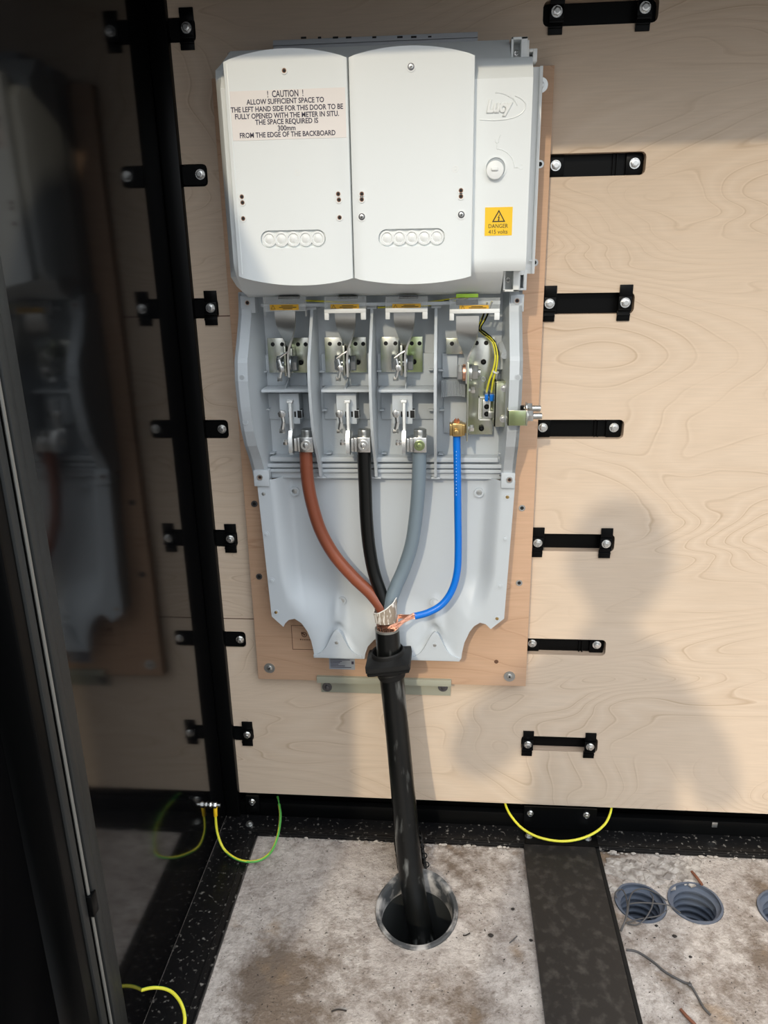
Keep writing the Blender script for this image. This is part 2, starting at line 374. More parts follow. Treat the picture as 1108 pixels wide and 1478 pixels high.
# plywood panel with its slots and edge notches
pb = MB(); pb.box(-0.430, 1.55, 0.0, 0.018, 0.062, 1.54)
cut = []
for i, z in enumerate(ROWS):
    c = MB(); c.box((0.130, 0.118, 0.118, 0.118, 0.118, 0.118, 0.1465)[i], 0.2935, -0.02, 0.03, z-0.0165, z+0.0165, 0.008, 3, axis=1); cut.append(c.mesh('c', M['plyedge']))
    c = MB(); c.box(-0.50, -0.3865, -0.02, 0.03, z-0.0165, z+0.0165, 0.007, 3, axis=1); cut.append(c.mesh('c', M['plyedge']))
pm = boolean_cut(pb.mesh('wall_back', M['ply']), cut)
pm.set_sharp_from_angle(angle=math.radians(30))
pm.materials.clear(); pm.materials.append(M['ply']); pm.materials.append(M['plyedge'])
for f_ in pm.polygons: f_.material_index = 1 if (abs(f_.normal.y) < .5 and 0.07 < f_.center.z < 1.53 and f_.center.x < 0.35) else 0
wb = bpy.data.objects.new('wall_back', pm); COL.objects.link(wb); struct(wb); ORG[wb.name] = Vector()
k = MB()
for zz, x1 in ((at(325, 456, 0).z, -0.30), (at(350, 893, 0).z, -0.30)): k.box(-0.4295, x1, -0.0004, 0.002, zz-0.0008, zz+0.0008)
k.build('panel_seam', M['ink_brown'], wb)
# steel sheet behind the plywood
b = MB(); b.box(-0.47, 1.55, 0.030, 0.034, -0.02, 1.545); struct(b.build('trim_1', M['black_paint']))
# corner post
b = MB(); b.box(-0.4569, -0.4265, -0.012, 0.029, 0.009, 1.545, 0.003); struct(b.build('trim_2', M['black_paint']))
# left wall: gloss black panel, front post with its rubber seal
b = MB(); b.box(XW-0.03, XW, -0.515, 0.029, 0.009, 1.545); struct(b.build('wall_left', M['black_gloss']))
b = MB(); b.box(XW-0.05, XW+0.001, -0.600, -0.515, -0.02, 1.545, 0.004); struct(b.build('trim_3', M['black_paint']))
ts = MB()
for dx, y0, y1 in ((0.006, -0.548, -0.518), (0.009, -0.556, -0.540), (0.005, -0.580, -0.566)):
    ts.box(XW-0.002, XW+dx, y0, y1, 0.0, 1.50, 0.003)
seal = struct(ts.build('trim_4', M['seal']))
b = MB(); b.cyl((XW+0.005, -0.5605, 0.0), (XW+0.005, -0.5605, 0.325), 0.0022, 8); b.cyl((XW+0.005, -0.5605, 0.345), (XW+0.005, -0.5605, 1.50), 0.0022, 8)
b.build('seal_strip', M['seal_strip'], seal)
b = MB(); b.box(XW, XW+0.011, -0.566, -0.552, 0.318, 0.350, 0.001); b.build('seal_joint', M['black_paint'], seal)
# open door beyond the seal
b = MB(); b.box(XW-0.075, XW-0.035, -1.25, -0.606, 0.03, 1.62, 0.004); struct(b.build('door_1', M['black_gloss']))
# roof with its overhang
b = MB(); b.box(-0.55, 1.9, -0.42, 0.06, 1.507, 1.545); struct(b.build('ceiling', M['black_paint']))
b = MB(); b.box(1.55, 1.58, -0.60, 0.03, 0.0, 1.545); struct(b.build('wall_right', M['black_paint']))

# floor slab with the holes of the ducts
DUCT = Vector((-0.0495, -0.2175, 0)); DRX, DRY = 0.0745, 0.0865
CORR = [atz(924, 1303), atz(1003, 1303), atz(1134, 1316)]; CR = [0.0455, 0.0480, 0.0480]
fb = MB(); fb.box(-0.60, 1.9, -1.10, 0.06, -0.30, 0.0)
cut = []
c = MB(); c.lathe(DUCT, [(1, -0.4), (1, 0.1)], 40, sx=DRX, sy=DRY); bmesh.ops.holes_fill(c.bm, edges=c.bm.edges[:]); cut.append(c.mesh('c', M['concrete']))
for p, r in zip(CORR, CR):
    c = MB(); c.cyl((p.x, p.y, -0.4), (p.x, p.y, 0.1), r, 32); cut.append(c.mesh('c', M['concrete']))
fm = boolean_cut(fb.mesh('floor', M['concrete']), cut); fm.set_sharp_from_angle(angle=math.radians(30))
fl = bpy.data.objects.new('floor', fm); COL.objects.link(fl); struct(fl)
b = MB(); b.box(-9, 9, -9, -1.10, -0.31, -0.005); g = b.build('floor_outside', M['soil']); struct(g)

# black base rails
b = MB(); b.box(-0.4569, 1.54, -0.0545, 0.029, 0.0, 0.0075, 0.0015); b.box(-0.4265, 1.54, -0.052, -0.046, 0.0075, 0.0095, 0.001)
struct(b.build('trim_5', M['black_dusty']))
b = MB(); b.box(-0.4265, 1.54, -0.002, 0.012, 0.0076, 0.040, 0.001); struct(b.build('trim_7', M['black_paint']))
b = MB(); b.box(-0.4569, -0.379, -0.95, -0.0546, 0.0, 0.0078, 0.0015); b.box(-0.396, -0.392, -0.95, -0.06, 0.0078, 0.0094, 0.0007)
b.box(-0.383, -0.379, -0.95, -0.06, 0.0078, 0.0096, 0.0007)
struct(b.build('trim_6', M['black_dusty']))

# ------------------------------------------------------------------ hardware helpers
def hexbolt(parent, p, ax, r=0.0062, name='bolt', m='steel'):
    p, ax = Vector(p), Vector(ax).normalized(); k = MB()
    k.cyl(p, p+ax*0.0012, r*1.28, 16); k.hexa(p+ax*0.0012, p+ax*0.0058, r); k.cyl(p+ax*0.0058, p+ax*0.0068, r*0.55, 10)
    return k.build(name, M[m], parent)
def pan_screw(parent, p, r=0.0042, name='screw', m='steel', ax=(0, -1, 0)):
    p, ax = Vector(p), Vector(ax); k = MB()
    k.cyl(p, p+ax*0.0016, r, 14, bev=0.0005)
    k.box(p.x-r*.6, p.x+r*.6, p.y-.0019, p.y-.0016, p.z-r*.12, p.z+r*.12, mi=1); k.box(p.x-r*.12, p.x+r*.12, p.y-.0019, p.y-.0016, p.z-r*.6, p.z+r*.6, mi=1)
    return k.build(name, [M[m], M['black']], parent)
def hole(parent, p, r=0.004, rim='white2', name='screw_hole', rim_w=0.0016):
    p = Vector(p); k = MB()
    k.ring(p, (0, -1, 0), r+rim_w, r, 0.0011, 18, 0); k.cyl(p, p+Vector((0, -0.0003, 0)), r, 18, mi=2); k.cyl(p, p+Vector((0, -0.0005, 0)), r*.68, 16, mi=1)
    return k.build(name, [M[rim], M['black'], M['copper_dark']], parent)

# ------------------------------------------------------------------ wall brackets
RN = ['top', 'second', 'third', 'fourth', 'fifth', 'sixth', 'bottom']
LBL_R = ['black steel strap with two clip plates at the top edge, right of the white cover',
         'black strap recessed in the wall slot level with the white round dial',
         'black strap with two clip plates beside the top of the open terminal chamber',
         'black strap recessed in the wall slot beside the two protruding earth bolts',
         'black strap with two clip plates by the head shadow, right of the cable entry box',
         'black strap recessed in the lowest plain slot, level with the rubber gland',
         'small black strap with two clip plates low on the plywood, below the backboard']
LBL_L = ['black clip bracket on the left plywood edge, topmost of that column',
         'black rounded tab on the left plywood edge, level with the white round dial',
         'black clip bracket on the left plywood edge, beside the top of the terminal chamber',
         'black rounded tab on the left plywood edge, level with the protruding earth bolts',
         'black clip bracket on the left plywood edge, level with the middle of the entry box',
         'black rounded tab on the left plywood edge, level with the stamped frame on the backboard',
         'black clip bracket on the left plywood edge, lowest of that column']
def clip_plate(parent, x, z, w=0.0205):
    k = MB(); x0, x1 = x-w/2, x+w/2
    k.box(x0, x1, -0.0035, -0.0006, z+0.009, z+0.0285, 0.0005)
    k.box(x0-.001, x1-.001, -0.006, -0.0012, z-0.013, z+0.0105, 0.0006)
    k.box(x0-.001, x1-.001, -0.0085, -0.004, z-0.0105, z-0.0085, 0.0005)
    k.box(x0-.002, x1-.002, -0.0060, -0.0006, z-0.0195, z-0.0165, 0.0005)
    k.box(x0-.002, x1-.002, -0.0035, -0.0006, z-0.0275, z-0.012, 0.0005)
    k.box(x0+.001, x1-.002, -0.002, 0.0172, z-0.0125, z+0.0125)
    return k.build('clip_plate', M['black_paint'], parent)
for i, z in enumerate(ROWS):
    clip = i in (0, 2, 4, 6)
    t = thing('wall_bracket', LBL_R[i], 'bracket', (0.22, 0.012, z))
    xl = 0.160; xr = 0.279
    if i == 0: xl = 0.150; xr = 0.274
    k = MB(); k.box((0.131, .1195, .1195, .1195, .1195, .1195, .1475)[i], 0.2925, 0.0170, 0.0295, z-0.0162, z+0.0162)
    if not clip: k.box(0.252, 0.254, 0.0125, 0.0172, z-0.016, z+0.016); k.box(0.2465, 0.248, 0.0125, 0.0172, z-0.016, z+0.016)
    k.build('strap', M['black_paint'], t)
    for x in (xl, xr):
        if clip: clip_plate(t, x, z); hexbolt(t, (x-0.001, -0.006, z+0.001), (0, -1, 0))
        else:
            k = MB(); k.box(x-0.013, x+0.0125, 0.0105, 0.0175, z-0.0158, z+0.0158, 0.001); k.build('bolt_pad', M['black_paint'], t)
            hexbolt(t, (x, 0.0105, z+0.001), (0, -1, 0))
    t = thing('edge_bracket', LBL_L[i], 'bracket', (-0.41, 0.012, z))
    k = MB(); k.box(-0.4262, -0.3875, 0.002, 0.0295, z-0.0155, z+0.0155, 0.006, 3, axis=1); k.build('tab', M['black_paint'], t)
    k = MB(); k.box(-0.4262, -0.3885, -0.0025, 0.003, z-0.014, z+0.014, 0.004, 3, axis=1); k.build('tongue', M['black_paint'], t)
    if clip: clip_plate(t, -0.398, z, 0.0215); hexbolt(t, (-0.398, -0.006, z+0.001), (0, -1, 0))
    else: hexbolt(t, (-0.397, -0.0025, z+0.001), (0, -1, 0))

# ------------------------------------------------------------------ backboard
BBF = -0.020
bbx0, bbx1, bbz0, bbz1 = -0.3625, 0.148, 0.344, 1.374
bt = thing('backboard', 'pinkish timber backboard screwed to the plywood behind the white electrical unit', 'board', (-0.107, -0.01, bbz0))
b = MB(); b.box(bbx0, bbx1, BBF, -0.0005, bbz0, bbz1, 0.0012); b.build('panel', M['board'], bt)
for px, py, m in ((779, 237, 'dull_steel'), (771, 379, 'dull_steel'), (753, 733, 'steel'), (749, 841, 'steel'), (367, 727, 'dark_steel'), (374, 832, 'dark_steel')):
    p = at(px, py, BBF); k = MB()
    k.ring(p, (0, -1, 0), 0.0058, 0.0032, 0.0014, 18); k.cyl(p, p+Vector((0, -0.0006, 0)), 0.0032, 12, mi=1)
    k.build('screw', [M[m], M['black']], bt)
for px, py in ((389, 964), (735, 976), (780, 123)):
    p = at(px, py, BBF); k = MB()
    k.ring(p, (0, -1, 0), 0.0105, 0.0045, 0.0014, 24); k.cyl(p, p+Vector((0, -0.003, 0)), 0.0052, 12, bev=0.0006); k.cyl(p+Vector((0, -0.003, 0)), p+Vector((0, -0.0032, 0)), 0.002, 6, mi=1)
    k.build('washer_screw', [M['dull_steel'], M['black']], bt, label='screw with a broad round washer')
p = at(716, 955, BBF); k = MB(); k.cyl(p, p+Vector((0, -0.0003, 0)), 0.004, 14); k.build('pilot_hole', M['ink_brown'], bt)
# burnt stamp
x0, x1, z0, z1 = rect(421, 903, 474, 938, BBF); yy = BBF-0.0004
k = MB()
for a in ((x0, x0+.001, z0, z1), (x1-.001, x1, z0, z1), (x0, x1, z0, z0+.001), (x0, x1, z1-.001, z1)): k.box(a[0], a[1], yy, BBF, a[2], a[3])
c1 = at(439, 916, BBF); k.ring(c1, (0, -1, 0), 0.0052, 0.0036, 0.0004, 18); k.ring(c1, (0, -1, 0), 0.002, 0.0006, 0.0004, 12); k.box(c1.x-.006, c1.x-.001, yy, BBF, c1.z+.001, c1.z+.0052)
c2 = at(448.5, 916, BBF); k.ring(c2, (0, -1, 0), 0.0045, 0.0034, 0.0004, 18)
xx = at(433, 923, BBF)
for j in range(9): k.box(xx.x+j*.0034, xx.x+j*.0034+.0022, yy, BBF, xx.z-.0012, xx.z+(.0016 if j == 0 else .0008))
k.build('burnt_stamp', M['ink_brown'], bt, label='brown burnt stamp of a frame and rings')
# rating sticker, its lines of small print are too small to read
x0, x1, z0, z1 = rect(475, 950, 512, 966, BBF); k = MB(); k.box(x0, x1, BBF-.0005, BBF, z0, z1)
st = k.build('rating_sticker', M['sticker'], bt, label='grey sticker with lines of small print')
k = MB(); w = x1-x0
for j, ln in enumerate((.85, .5, .42, .35, .62, .9)): k.box(x0+w*.05, x0+w*.05+w*ln*.9, BBF-.0008, BBF-.0004, z1-.0032*(j+1)-.0006, z1-.0032*(j+1)+.0006)
k.box(x1-w*.13, x1-w*.04, BBF-.0008, BBF-.0004, z1-.012, z1-.006)
k.build('small_print', M['ink'], st)

# ------------------------------------------------------------------ mounting rails
t = thing('mounting_rail', 'olive grey folded metal rail below the backboard, behind the black cable', 'rail', (-0.107, -0.02, 0.33))
x0, x1, z0, z1 = rect(457, 979.5, 651, 988.5, -0.026); zb = at(554, 1001.5, -0.004).z
k = MB(); k.box(x0, x1, -0.026, -0.0235, z0, z1, 0.0005); k.box(x0, x1, -0.0235, -0.004, z1-.0025, z1, 0.0004); k.box(x0+.004, x1-.001, -0.004, -0.0008, zb, z1, 0.0004)
k.build('profile', M['rail'], t)
for px in (472, 639):
    p = at(px, 991.5, -0.004); k = MB(); k.ring(p, (0, -1, 0), 0.0095, 0.004, 0.0014, 22); k.cyl(p, p+Vector((0, -0.003, 0)), 0.0045, 12, bev=0.0005)
    k.build('washer_screw', M['dark_steel'], t)
t = thing('slotted_rail', 'pale slotted metal rail showing above the top of the white cover', 'rail', (-0.12, -0.03, 1.39))
x0, x1, z0, z1 = rect(394, 52, 689, 74, -0.035)
k = MB(); k.box(x0, x1, -0.035, -0.032, z0, z1, 0.0005); k.box(x0, x1, -0.032, -0.0008, z1-.0025, z1, 0.0004); k.box(x0, x1, -0.0385, -0.035, z1-.0075, z1-.0055, .0003); k.build('profile', M['rail_w'], t)
for px, wd in ((438, .008), (461, .005), (484, .008), (503, .008), (540, .006), (577, .008), (597, .008), (620, .005)):
    p = at(px, 54.5-(px-438)*.007, -0.035); k = MB(); k.box(p.x-wd/2, p.x+wd/2, -0.0352, -0.0349, p.z-.0013, p.z+.0013); k.build('slot', M['black'], t)


# ================================================================== METER COVER (upper hood)
FR = -0.155
cv = thing('meter_cover', 'white plastic meter cover with two curved doors, above the open terminals', 'cover', (-0.11, -0.09, 1.07))
prof = [(y, at(715, py, y).z) for y, py in ((-0.085, 58), (-0.118, 78), (-0.135, 86), (-0.147, 98), (-0.155, 113), (-0.155, 372), (-0.1525, 382), (-0.144, 394), (-0.125, 408), (-0.098, 420), (-0.085, 424))]
zt, zb = prof[0][1], prof[-1][1]
k = MB(); HXR = at(762, 300, FR).x; HXN = at(737, 70, -0.12).x
k.prismx([(-0.070, zt)]+prof+[(-0.070, zb)], -0.3125, HXR)
c1_ = MB(); c1_.box(HXN, HXR+.02, -.2, -.02, at(715, 84, -.128).z, zt+.05); c2_ = MB(); c2_.box(at(726, 400, -.144).x, HXR+.02, -.2, -.02, zb-.05, at(740, 391, -.146).z)
hm = boolean_cut(k.mesh('h', M['white']), [c1_.mesh('c', M['white']), c2_.mesh('c', M['white'])])
k = MB(); k.bm.from_mesh(hm)
# chamfered left side
def lring(x, y, ch): return [(x, y, z) for y, z in ()]
f = [(-0.3125, y, z) for y, z in prof]; m_ = len(prof)
side = []
for (y, z), j in zip(prof, range(m_)):
    dz = (zt-z); ch = 0.0105*max(0, 1-dz/0.035) if dz < 0.035 else 0.012*max(0, 1-(z-zb)/0.03)
    side.append((-0.3235+ch, max(y, -0.136) if 0 < j < m_-1 else -0.0851, z))
k._add(f+side, [(i, i+1, m_+i+1, m_+i) for i in range(m_-1)])
k._add([(-0.3125, -0.07, zt), (-0.3225, -0.07, zt), side[0], f[0]], [(0, 1, 2, 3)])
back = [(v[0]-.006, -0.070, v[2]) for v in side]
k._add(side+back, [(i, i+1, m_+i+1, m_+i) for i in range(m_-1)])
bmesh.ops.remove_doubles(k.bm, verts=k.bm.verts[:], dist=1e-5)
body = k.build('housing', M['white'], cv, ang=28)
k = MB(); k.box(-0.326, 0.100, -0.0695, -0.0205, zb+.004, zt-.006, 0.002); k.build('rear_frame', M['grey'], cv)
# side flange strip and lower lip on the right
x0, x1, z0, z1 = rect(764, 97, 776, 395, -0.066)
k = MB(); k.box(0.100, x1, -0.070, -0.040, z0, z1, 0.0015); k.box(x1-.004, x1+.0006, -0.0745, -0.066, z0, z1, 0.001)
for py in (142, 376): p = at(766, py, -.0745); k.box(p.x-.003, p.x+.002, -0.0745, -0.070, p.z-.001, p.z+.001); 
k.build('side_flange', M['white2'], cv)
# latch pockets
def pocket(px0, py0, px1, py1, sx, sy, opn, yf=-0.108):
    x0, x1, z0, z1 = rect(px0, py0, px1, py1, yf); w = 0.003; wr = 0.0085
    k = MB(); k.box(x0, x0+w, yf, -0.070, z0, z1, .0006); k.box(x1-wr, x1, yf, -0.070, z0, z1, .0006)
    k.box(x0, x1, yf, -0.070, z1-w, z1, .0006) if opn == 'top' else k.box(x0, x1, yf, -0.070, z0, z0+w, .0006)
    k.box(x0+w*.5, x1-w, -0.080, -0.0695, z0, z1)
    o = k.build('latch_pocket', M['white2'], cv)
    p = at(sx, sy, -0.080); pan_screw(o, p, 0.0042, 'latch_screw'); return o
pocket(737.5, 53, 761, 86, 745, 77, 'top'); pocket(726, 390, 749, 421, 733, 404, 'bottom')
def small_frame(px0, py0, px1, py1, h, yf):
    x0, x1, z0, z1 = rect(px0, py0, px1, py1, yf); k = MB()
    a, b2, c2, d2 = rect(*h, yf)
    k.box(x0, a, yf, -.055, z0, z1, .0005); k.box(b2, x1, yf, -.055, z0, z1, .0005); k.box(a, b2, yf, -.055, d2, z1, .0005); k.box(a, b2, yf, -.055, z0, c2, .0005); k.box(a, b2, -.062, -.055, c2, d2, mi=1)
    k.build('side_clip', [M['white2'], M['grey2']], cv)
small_frame(761, 70, 775, 89, (763.5, 74.5, 769, 83), -0.082); small_frame(748.5, 390, 760, 419, (750.5, 397, 755.5, 416), -0.082)
k = MB(); k.pbox(760, 57.5, 763.3, 86, -0.095, -0.06, .0005); k.build('guide_rib', M['white2'], cv)

# doors
DF = -0.1715
def door(pxl, pxr, top, bot, label):
    "top/bot: pixel heights at the left edge, apex and right edge"
    xl = (at(pxl[0], 90, DF).x+at(pxl[1], 400, DF).x)/2; xr = (at(pxr[0], 85, DF).x+at(pxr[1], 400, DF).x)/2
    xm = (xl+xr)/2
    def arc(p0, pm_, p1):
        z0, zm, z1 = p0, pm_, p1
        return [(xl+(xr-xl)*i/20, (1-t)*(1-2*t)*z0+4*t*(1-t)*zm+t*(2*t-1)*z1) for i in range(21) for t in (i/20,)]
    zT = arc(at(pxl[0], top[0], DF).z, at((pxl[0]+pxr[0])/2, top[1], DF).z, at(pxr[0], top[2], DF).z)
    zB = arc(at(pxl[1], bot[0], DF).z, at((pxl[1]+pxr[1])/2, bot[1], DF).z, at(pxr[1], bot[2], DF).z)
    k = MB(); k.prism(zT[::-1]+zB, DF, FR+0.0005, bev=0.0022)
    return k, xl, xr
def door_finish(k, strip, name='door'):
    x0, x1, z0, z1 = rect(*strip, DF); h = (z1-z0)/2
    c = MB(); c.box(x0, x1, DF-.01, DF+.0045, z0, z1, h*.98, 8, axis=1)
    me = boolean_cut(k.mesh('door', M['white']), [c.mesh('c', M['white'])]); me.set_sharp_from_angle(angle=math.radians(40))
    me.materials.clear(); me.materials.append(M['white'])
    o = ORG[cv.name]; me.transform(Matrix.Translation(-o))
    d = bpy.data.objects.new(name, me); COL.objects.link(d); d.parent = cv; ORG[d.name] = o
    n = 5
    for j in range(n):
        xc = x0+h+(x1-x0-2*h)*j/(n-1); zc = (z0+z1)/2; q = MB()
        q.lathe((0, 0, 0), [(h*.86, 0), (h*.86, .0030), (h*.66, .0032), (h*.60, .0012), (h*.45, .0024), (h*.2, .0034), (0.0002, .0034)], 18)
        bmesh.ops.rotate(q.bm, verts=q.bm.verts[:], matrix=Matrix.Rotation(PI/2, 3, 'X')); bmesh.ops.translate(q.bm, verts=q.bm.verts[:], vec=(xc, DF+.0046, zc))
        q.build('knockout', M['white2'], d)
    return d
k, dxl, dxr = door((322.5, 342.5), (500.5, 509), (89, 69.5, 82), (399.5, 412, 402), '')
k.box(dxl+.0045, dxl+.0065, DF-.0006, DF+.002, at(340, 396, DF).z, at(325, 92, DF).z, .0003)
d1 = door_finish(k, (376, 332, 470, 357.5)); d1['label'] = 'left door with the caution notice'
k, _, _ = door((502.5, 511), (686, 679.5), (82, 65.5, 79), (402, 410, 399), '')
d2 = door_finish(k, (546, 330, 642, 355.5)); d2['label'] = 'right door without a notice'
for d, pts in ((d1, ((410, 102), (349, 284), (350, 292.5), (351, 315.5), (488, 280), (489, 288.5), (490, 314))), (d2, ((522, 280), (522, 288), (665, 275), (665, 283.5)))):
    for px, py in pts: hole(d, at(px, py, DF), 0.0031, 'white2', rim_w=.0015)
for px, py in ((593, 96.5), (522, 313), (665.5, 310)):
    k = MB(); p = at(px, py, DF); k.ring(p, (0, -1, 0), .0062, .0046, .0008, 18); k.cyl(p, p+Vector((0, -.0004, 0)), .0046, 16, mi=1); kk = k.build('screw_hole', [M['white2'], M['dark_steel']], d2)
    pan_screw(d2, p+Vector((0, -.0004, 0)), 0.0032, m='dull_steel')
for d, px, py in ((d1, 429, 249), (d2, 657, 244)):
    p = at(px, py, DF); k = MB(); k.ring(p, (0, -1, 0), .0042, .003, .0004, 16); k.cyl(p, p+Vector((0, -.0006, 0)), .0016, 10); k.build('moulding_mark', M['white2'], d)
# caution notice
lx0, lx1, lz0, lz1 = rect(333.5, 129, 499, 201, DF)
k = MB(); k.box(lx0, lx1, DF-.0004, DF+.0001, lz0, lz1); lab = k.build('caution_notice', M['label_white'], d1, label='pale paper notice with dark capitals')
T = ['!  CAUTION  !', 'ALLOW SUFFICIENT SPACE TO', 'THE LEFT HAND SIDE FOR THIS DOOR TO BE', 'FULLY OPENED WITH THE METER IN SITU.', 'THE SPACE REQUIRED IS', '300mm', 'FROM THE EDGE OF THE BACKBOARD']
W_ = (81*.5, 112, 162, 150, 91, 25, 138); PY = (135.5, 146, 156.5, 166.5, 175.5, 185, 194); PX = (411.5, 411.5, 413.5, 413.5, 413.5, 413.5, 414.5)
for s_, wpx, py, px in zip(T, (52, 112, 162, 150, 91, 25.5, 138), PY, PX):
    sz = 0.0112 if s_[0] == '!' else 0.0088
    o = lettering(s_, sz, M['ink'], lab, at(px, py, DF-.0005), bold=0.00018, depth=.0001)
    xs = [v.co.x for v in o.data.vertices]; wd = max(xs)-min(xs); mx = (max(xs)+min(xs))/2
    tgt = (at(px+wpx/2, py, DF).x-at(px-wpx/2, py, DF).x)
    for v in o.data.vertices: v.co.x = mx+(v.co.x-mx)*tgt/wd
# danger sticker
x0, x1, z0, z1 = rect(699.5, 299, 739, 340, FR)
k = MB(); k.box(x0, x1, FR-.0005, FR+.0005, z0, z1); dl = k.build('danger_sticker', M['yellow'], cv, label='square yellow danger sticker')
def warn_triangle(parent, c, s, yy, m='ink_black', th=0.13, bolt=True):
    k = MB(); tri = [(c.x+s*math.cos(a), c.z+s*math.sin(a)) for a in (PI/2, PI*7/6, PI*11/6)]
    tin = [(c.x+s*(1-2*th)*math.cos(a), c.z+s*(1-2*th)*math.sin(a)) for a in (PI/2, PI*7/6, PI*11/6)]
    for i in range(3):
        j = (i+1) % 3; k.prism([tri[i], tri[j], tin[j], tin[i]], yy-.0003, yy)
    if bolt:
        q = [(.08, .42), (-.16, -.02), (.0, .0), (-.06, -.22), (-.13, -.2), (-.03, -.42), (.12, -.2), (.05, -.2), (.14, .1), (-.02, .08), (.16, .42)]
        k.prism([(c.x+u*s, c.z+v*s) for u, v in q], yy-.0003, yy)
    return k.build('warning_triangle', M[m], parent)
warn_triangle(dl, at(719.5, 314.5, FR), 0.0105, FR-.0005)
for s_, py, wpx in (('DANGER', 326.5, 28), ('415 volts', 334.8, 27.5)):
    o = lettering(s_, 0.0075, M['ink_black'], dl, at(718.5, py, FR-.0006), depth=.0001)
    xs = [v.co.x for v in o.data.vertices]; wd = max(xs)-min(xs); mx = (max(xs)+min(xs))/2
    tgt = at(718.5+wpx/2, py, FR).x-at(718.5-wpx/2, py, FR).x
    for v in o.data.vertices: v.co.x = mx+(v.co.x-mx)*tgt/wd
# moulded emblem
k = MB()
def emb(pts, r=0.0009, sm=6): k.tube([at(a, b_, FR-.0002) for a, b_ in pts], r, 6, smooth=sm)
emb([(714.5, 133.4), (726, 135), (737, 140.5), (743, 145.5), (746.5, 152)]); emb([(743, 138), (752, 142.5), (758.5, 150), (756.5, 158.5), (748, 166.5), (733, 171.5), (713, 173.4), (692, 172.6)])
em = k.build('moulded_emblem', M['white'], cv)
o = lettering('Lucy', 0.0200, M['white2'], em, at(718.5, 154, FR-.0006), depth=.0008, shear=.22, sx=1.0, bold=.0004, bevel=.0010)
xs = [v.co.x for v in o.data.vertices]; wd = max(xs)-min(xs); mx = (max(xs)+min(xs))/2; tgt = at(737, 153, FR).x-at(699, 153, FR).x
for v in o.data.vertices: v.co.x = mx+(v.co.x-mx)*tgt/wd
k = MB(); emb([(716.8, 208), (717, 215)], .0006, 1); emb([(717, 215), (724, 216), (732.5, 221), (739, 229), (741.7, 238), (741.8, 242)], .0006); emb([(742, 241.5), (747, 241.6)], .0006, 1)
emb([(714.5, 201), (715, 205), (717.3, 206.5), (719.3, 205), (719.6, 200.5)], .0006, 2); emb([(720.5, 199), (722, 195)], .0006, 1)
c_ = at(751.8, 240.5, FR); k.ring(c_+Vector((0, .0004, 0)), (0, -1, 0), .0034, .0022, .0009, 14)
k.build('moulded_lock_marks', M['white'], cv)
# quarter-turn lock
p = at(715, 242.5, FR); k = MB()
k.ring(p+Vector((0, .0003, 0)), (0, -1, 0), .0150, .0130, .0022, 28); k.cyl(p+Vector((0, .0, 0)), p+Vector((0, -.0004, 0)), .0130, 28, mi=1)
lk = k.build('lock_collar', [M['white'], M['grey2']], cv)
p2 = at(714, 245.5, FR-.004); k = MB(); k.cyl(p2+Vector((0, .0045, 0)), p2+Vector((0, -.0035, 0)), .0118, 26, bev=.001); k.box(p2.x-.005, p2.x+.004, p2.y-.006, p2.y-.003, p2.z-.001, p2.z+.003, .0008)
k.build('lock_button', M['white2'], lk)

# ================================================================== TERMINAL CHAMBER (middle tray)
XL, XR = -0.332, 0.1095
PF = [(-0.050, -0.071), (-0.062, -0.072), (-0.085, -0.078), (-0.12, -0.100), (-0.15, -0.122), (-0.18, -0.128), (-0.225, -0.124), (-0.262, -0.114), (-0.290, -0.100), (-0.315, -0.080), (-0.338, -0.066), (-0.352, -0.061)]
def pf(zr):
    for (a, ya), (b_, yb) in zip(PF, PF[1:]):
        if b_ <= zr <= a: return ya+(yb-ya)*(zr-a)/(b_-a)
    return PF[-1][1] if zr < 0 else PF[0][1]
ZF = [PF[0][0]+(PF[-1][0]-PF[0][0])*i/44 for i in range(45)]
ch = thing('terminal_chamber', 'open grey terminal tray with metal links and bolts, under the white cover', 'terminal tray', (-0.11, -0.05, 0.765))
k = MB()
ztop, zbot = -0.050+CAM_H, -0.352+CAM_H
k.box(XL+.002, XR-.002, -0.034, -0.0205, zbot, ztop)
k.box(XL+.003, XR-.003, -0.060, -0.034, -0.0535+CAM_H, -0.050+CAM_H)
def side_wall(x0, x1, fl0, fl1):
    poly = [(pf(z), z+CAM_H) for z in ZF]+[(-0.0206, zbot), (-0.0206, -0.050+CAM_H)]
    k.prismx(poly, x0, x1)
    for a, b_ in zip(ZF, ZF[1:]):
        ya, yb = pf(a), pf(b_)
        k._add([(fl0, ya, a+CAM_H), (fl1, ya, a+CAM_H), (fl1, yb, b_+CAM_H), (fl0, yb, b_+CAM_H)], [(0, 1, 2, 3)])
        k._add([(fl0, ya+.004, a+CAM_H), (fl1, ya+.004, a+CAM_H), (fl1, yb+.004, b_+CAM_H), (fl0, yb+.004, b_+CAM_H)], [(0, 1, 2, 3)])
        for fx in (fl0, fl1): k._add([(fx, ya, a+CAM_H), (fx, ya+.004, a+CAM_H), (fx, yb+.004, b_+CAM_H), (fx, yb, b_+CAM_H)], [(0, 1, 2, 3)])
side_wall(XL, XL+.005, XL, XL+.0205)
k._add([(XL+.0205, pf(z)+.004, z+CAM_H) for z in ZF]+[(XL+.030, -.034, z+CAM_H) for z in ZF], [(i, i+1, 46+i, 45+i) for i in range(44)])
side_wall(XR-.005, XR, XR-.0195, XR)
k._add([(XR-.0195, pf(z)+.004, z+CAM_H) for z in ZF]+[(XR-.027, -.034, z+CAM_H) for z in ZF], [(i, i+1, 46+i, 45+i) for i in range(44)])
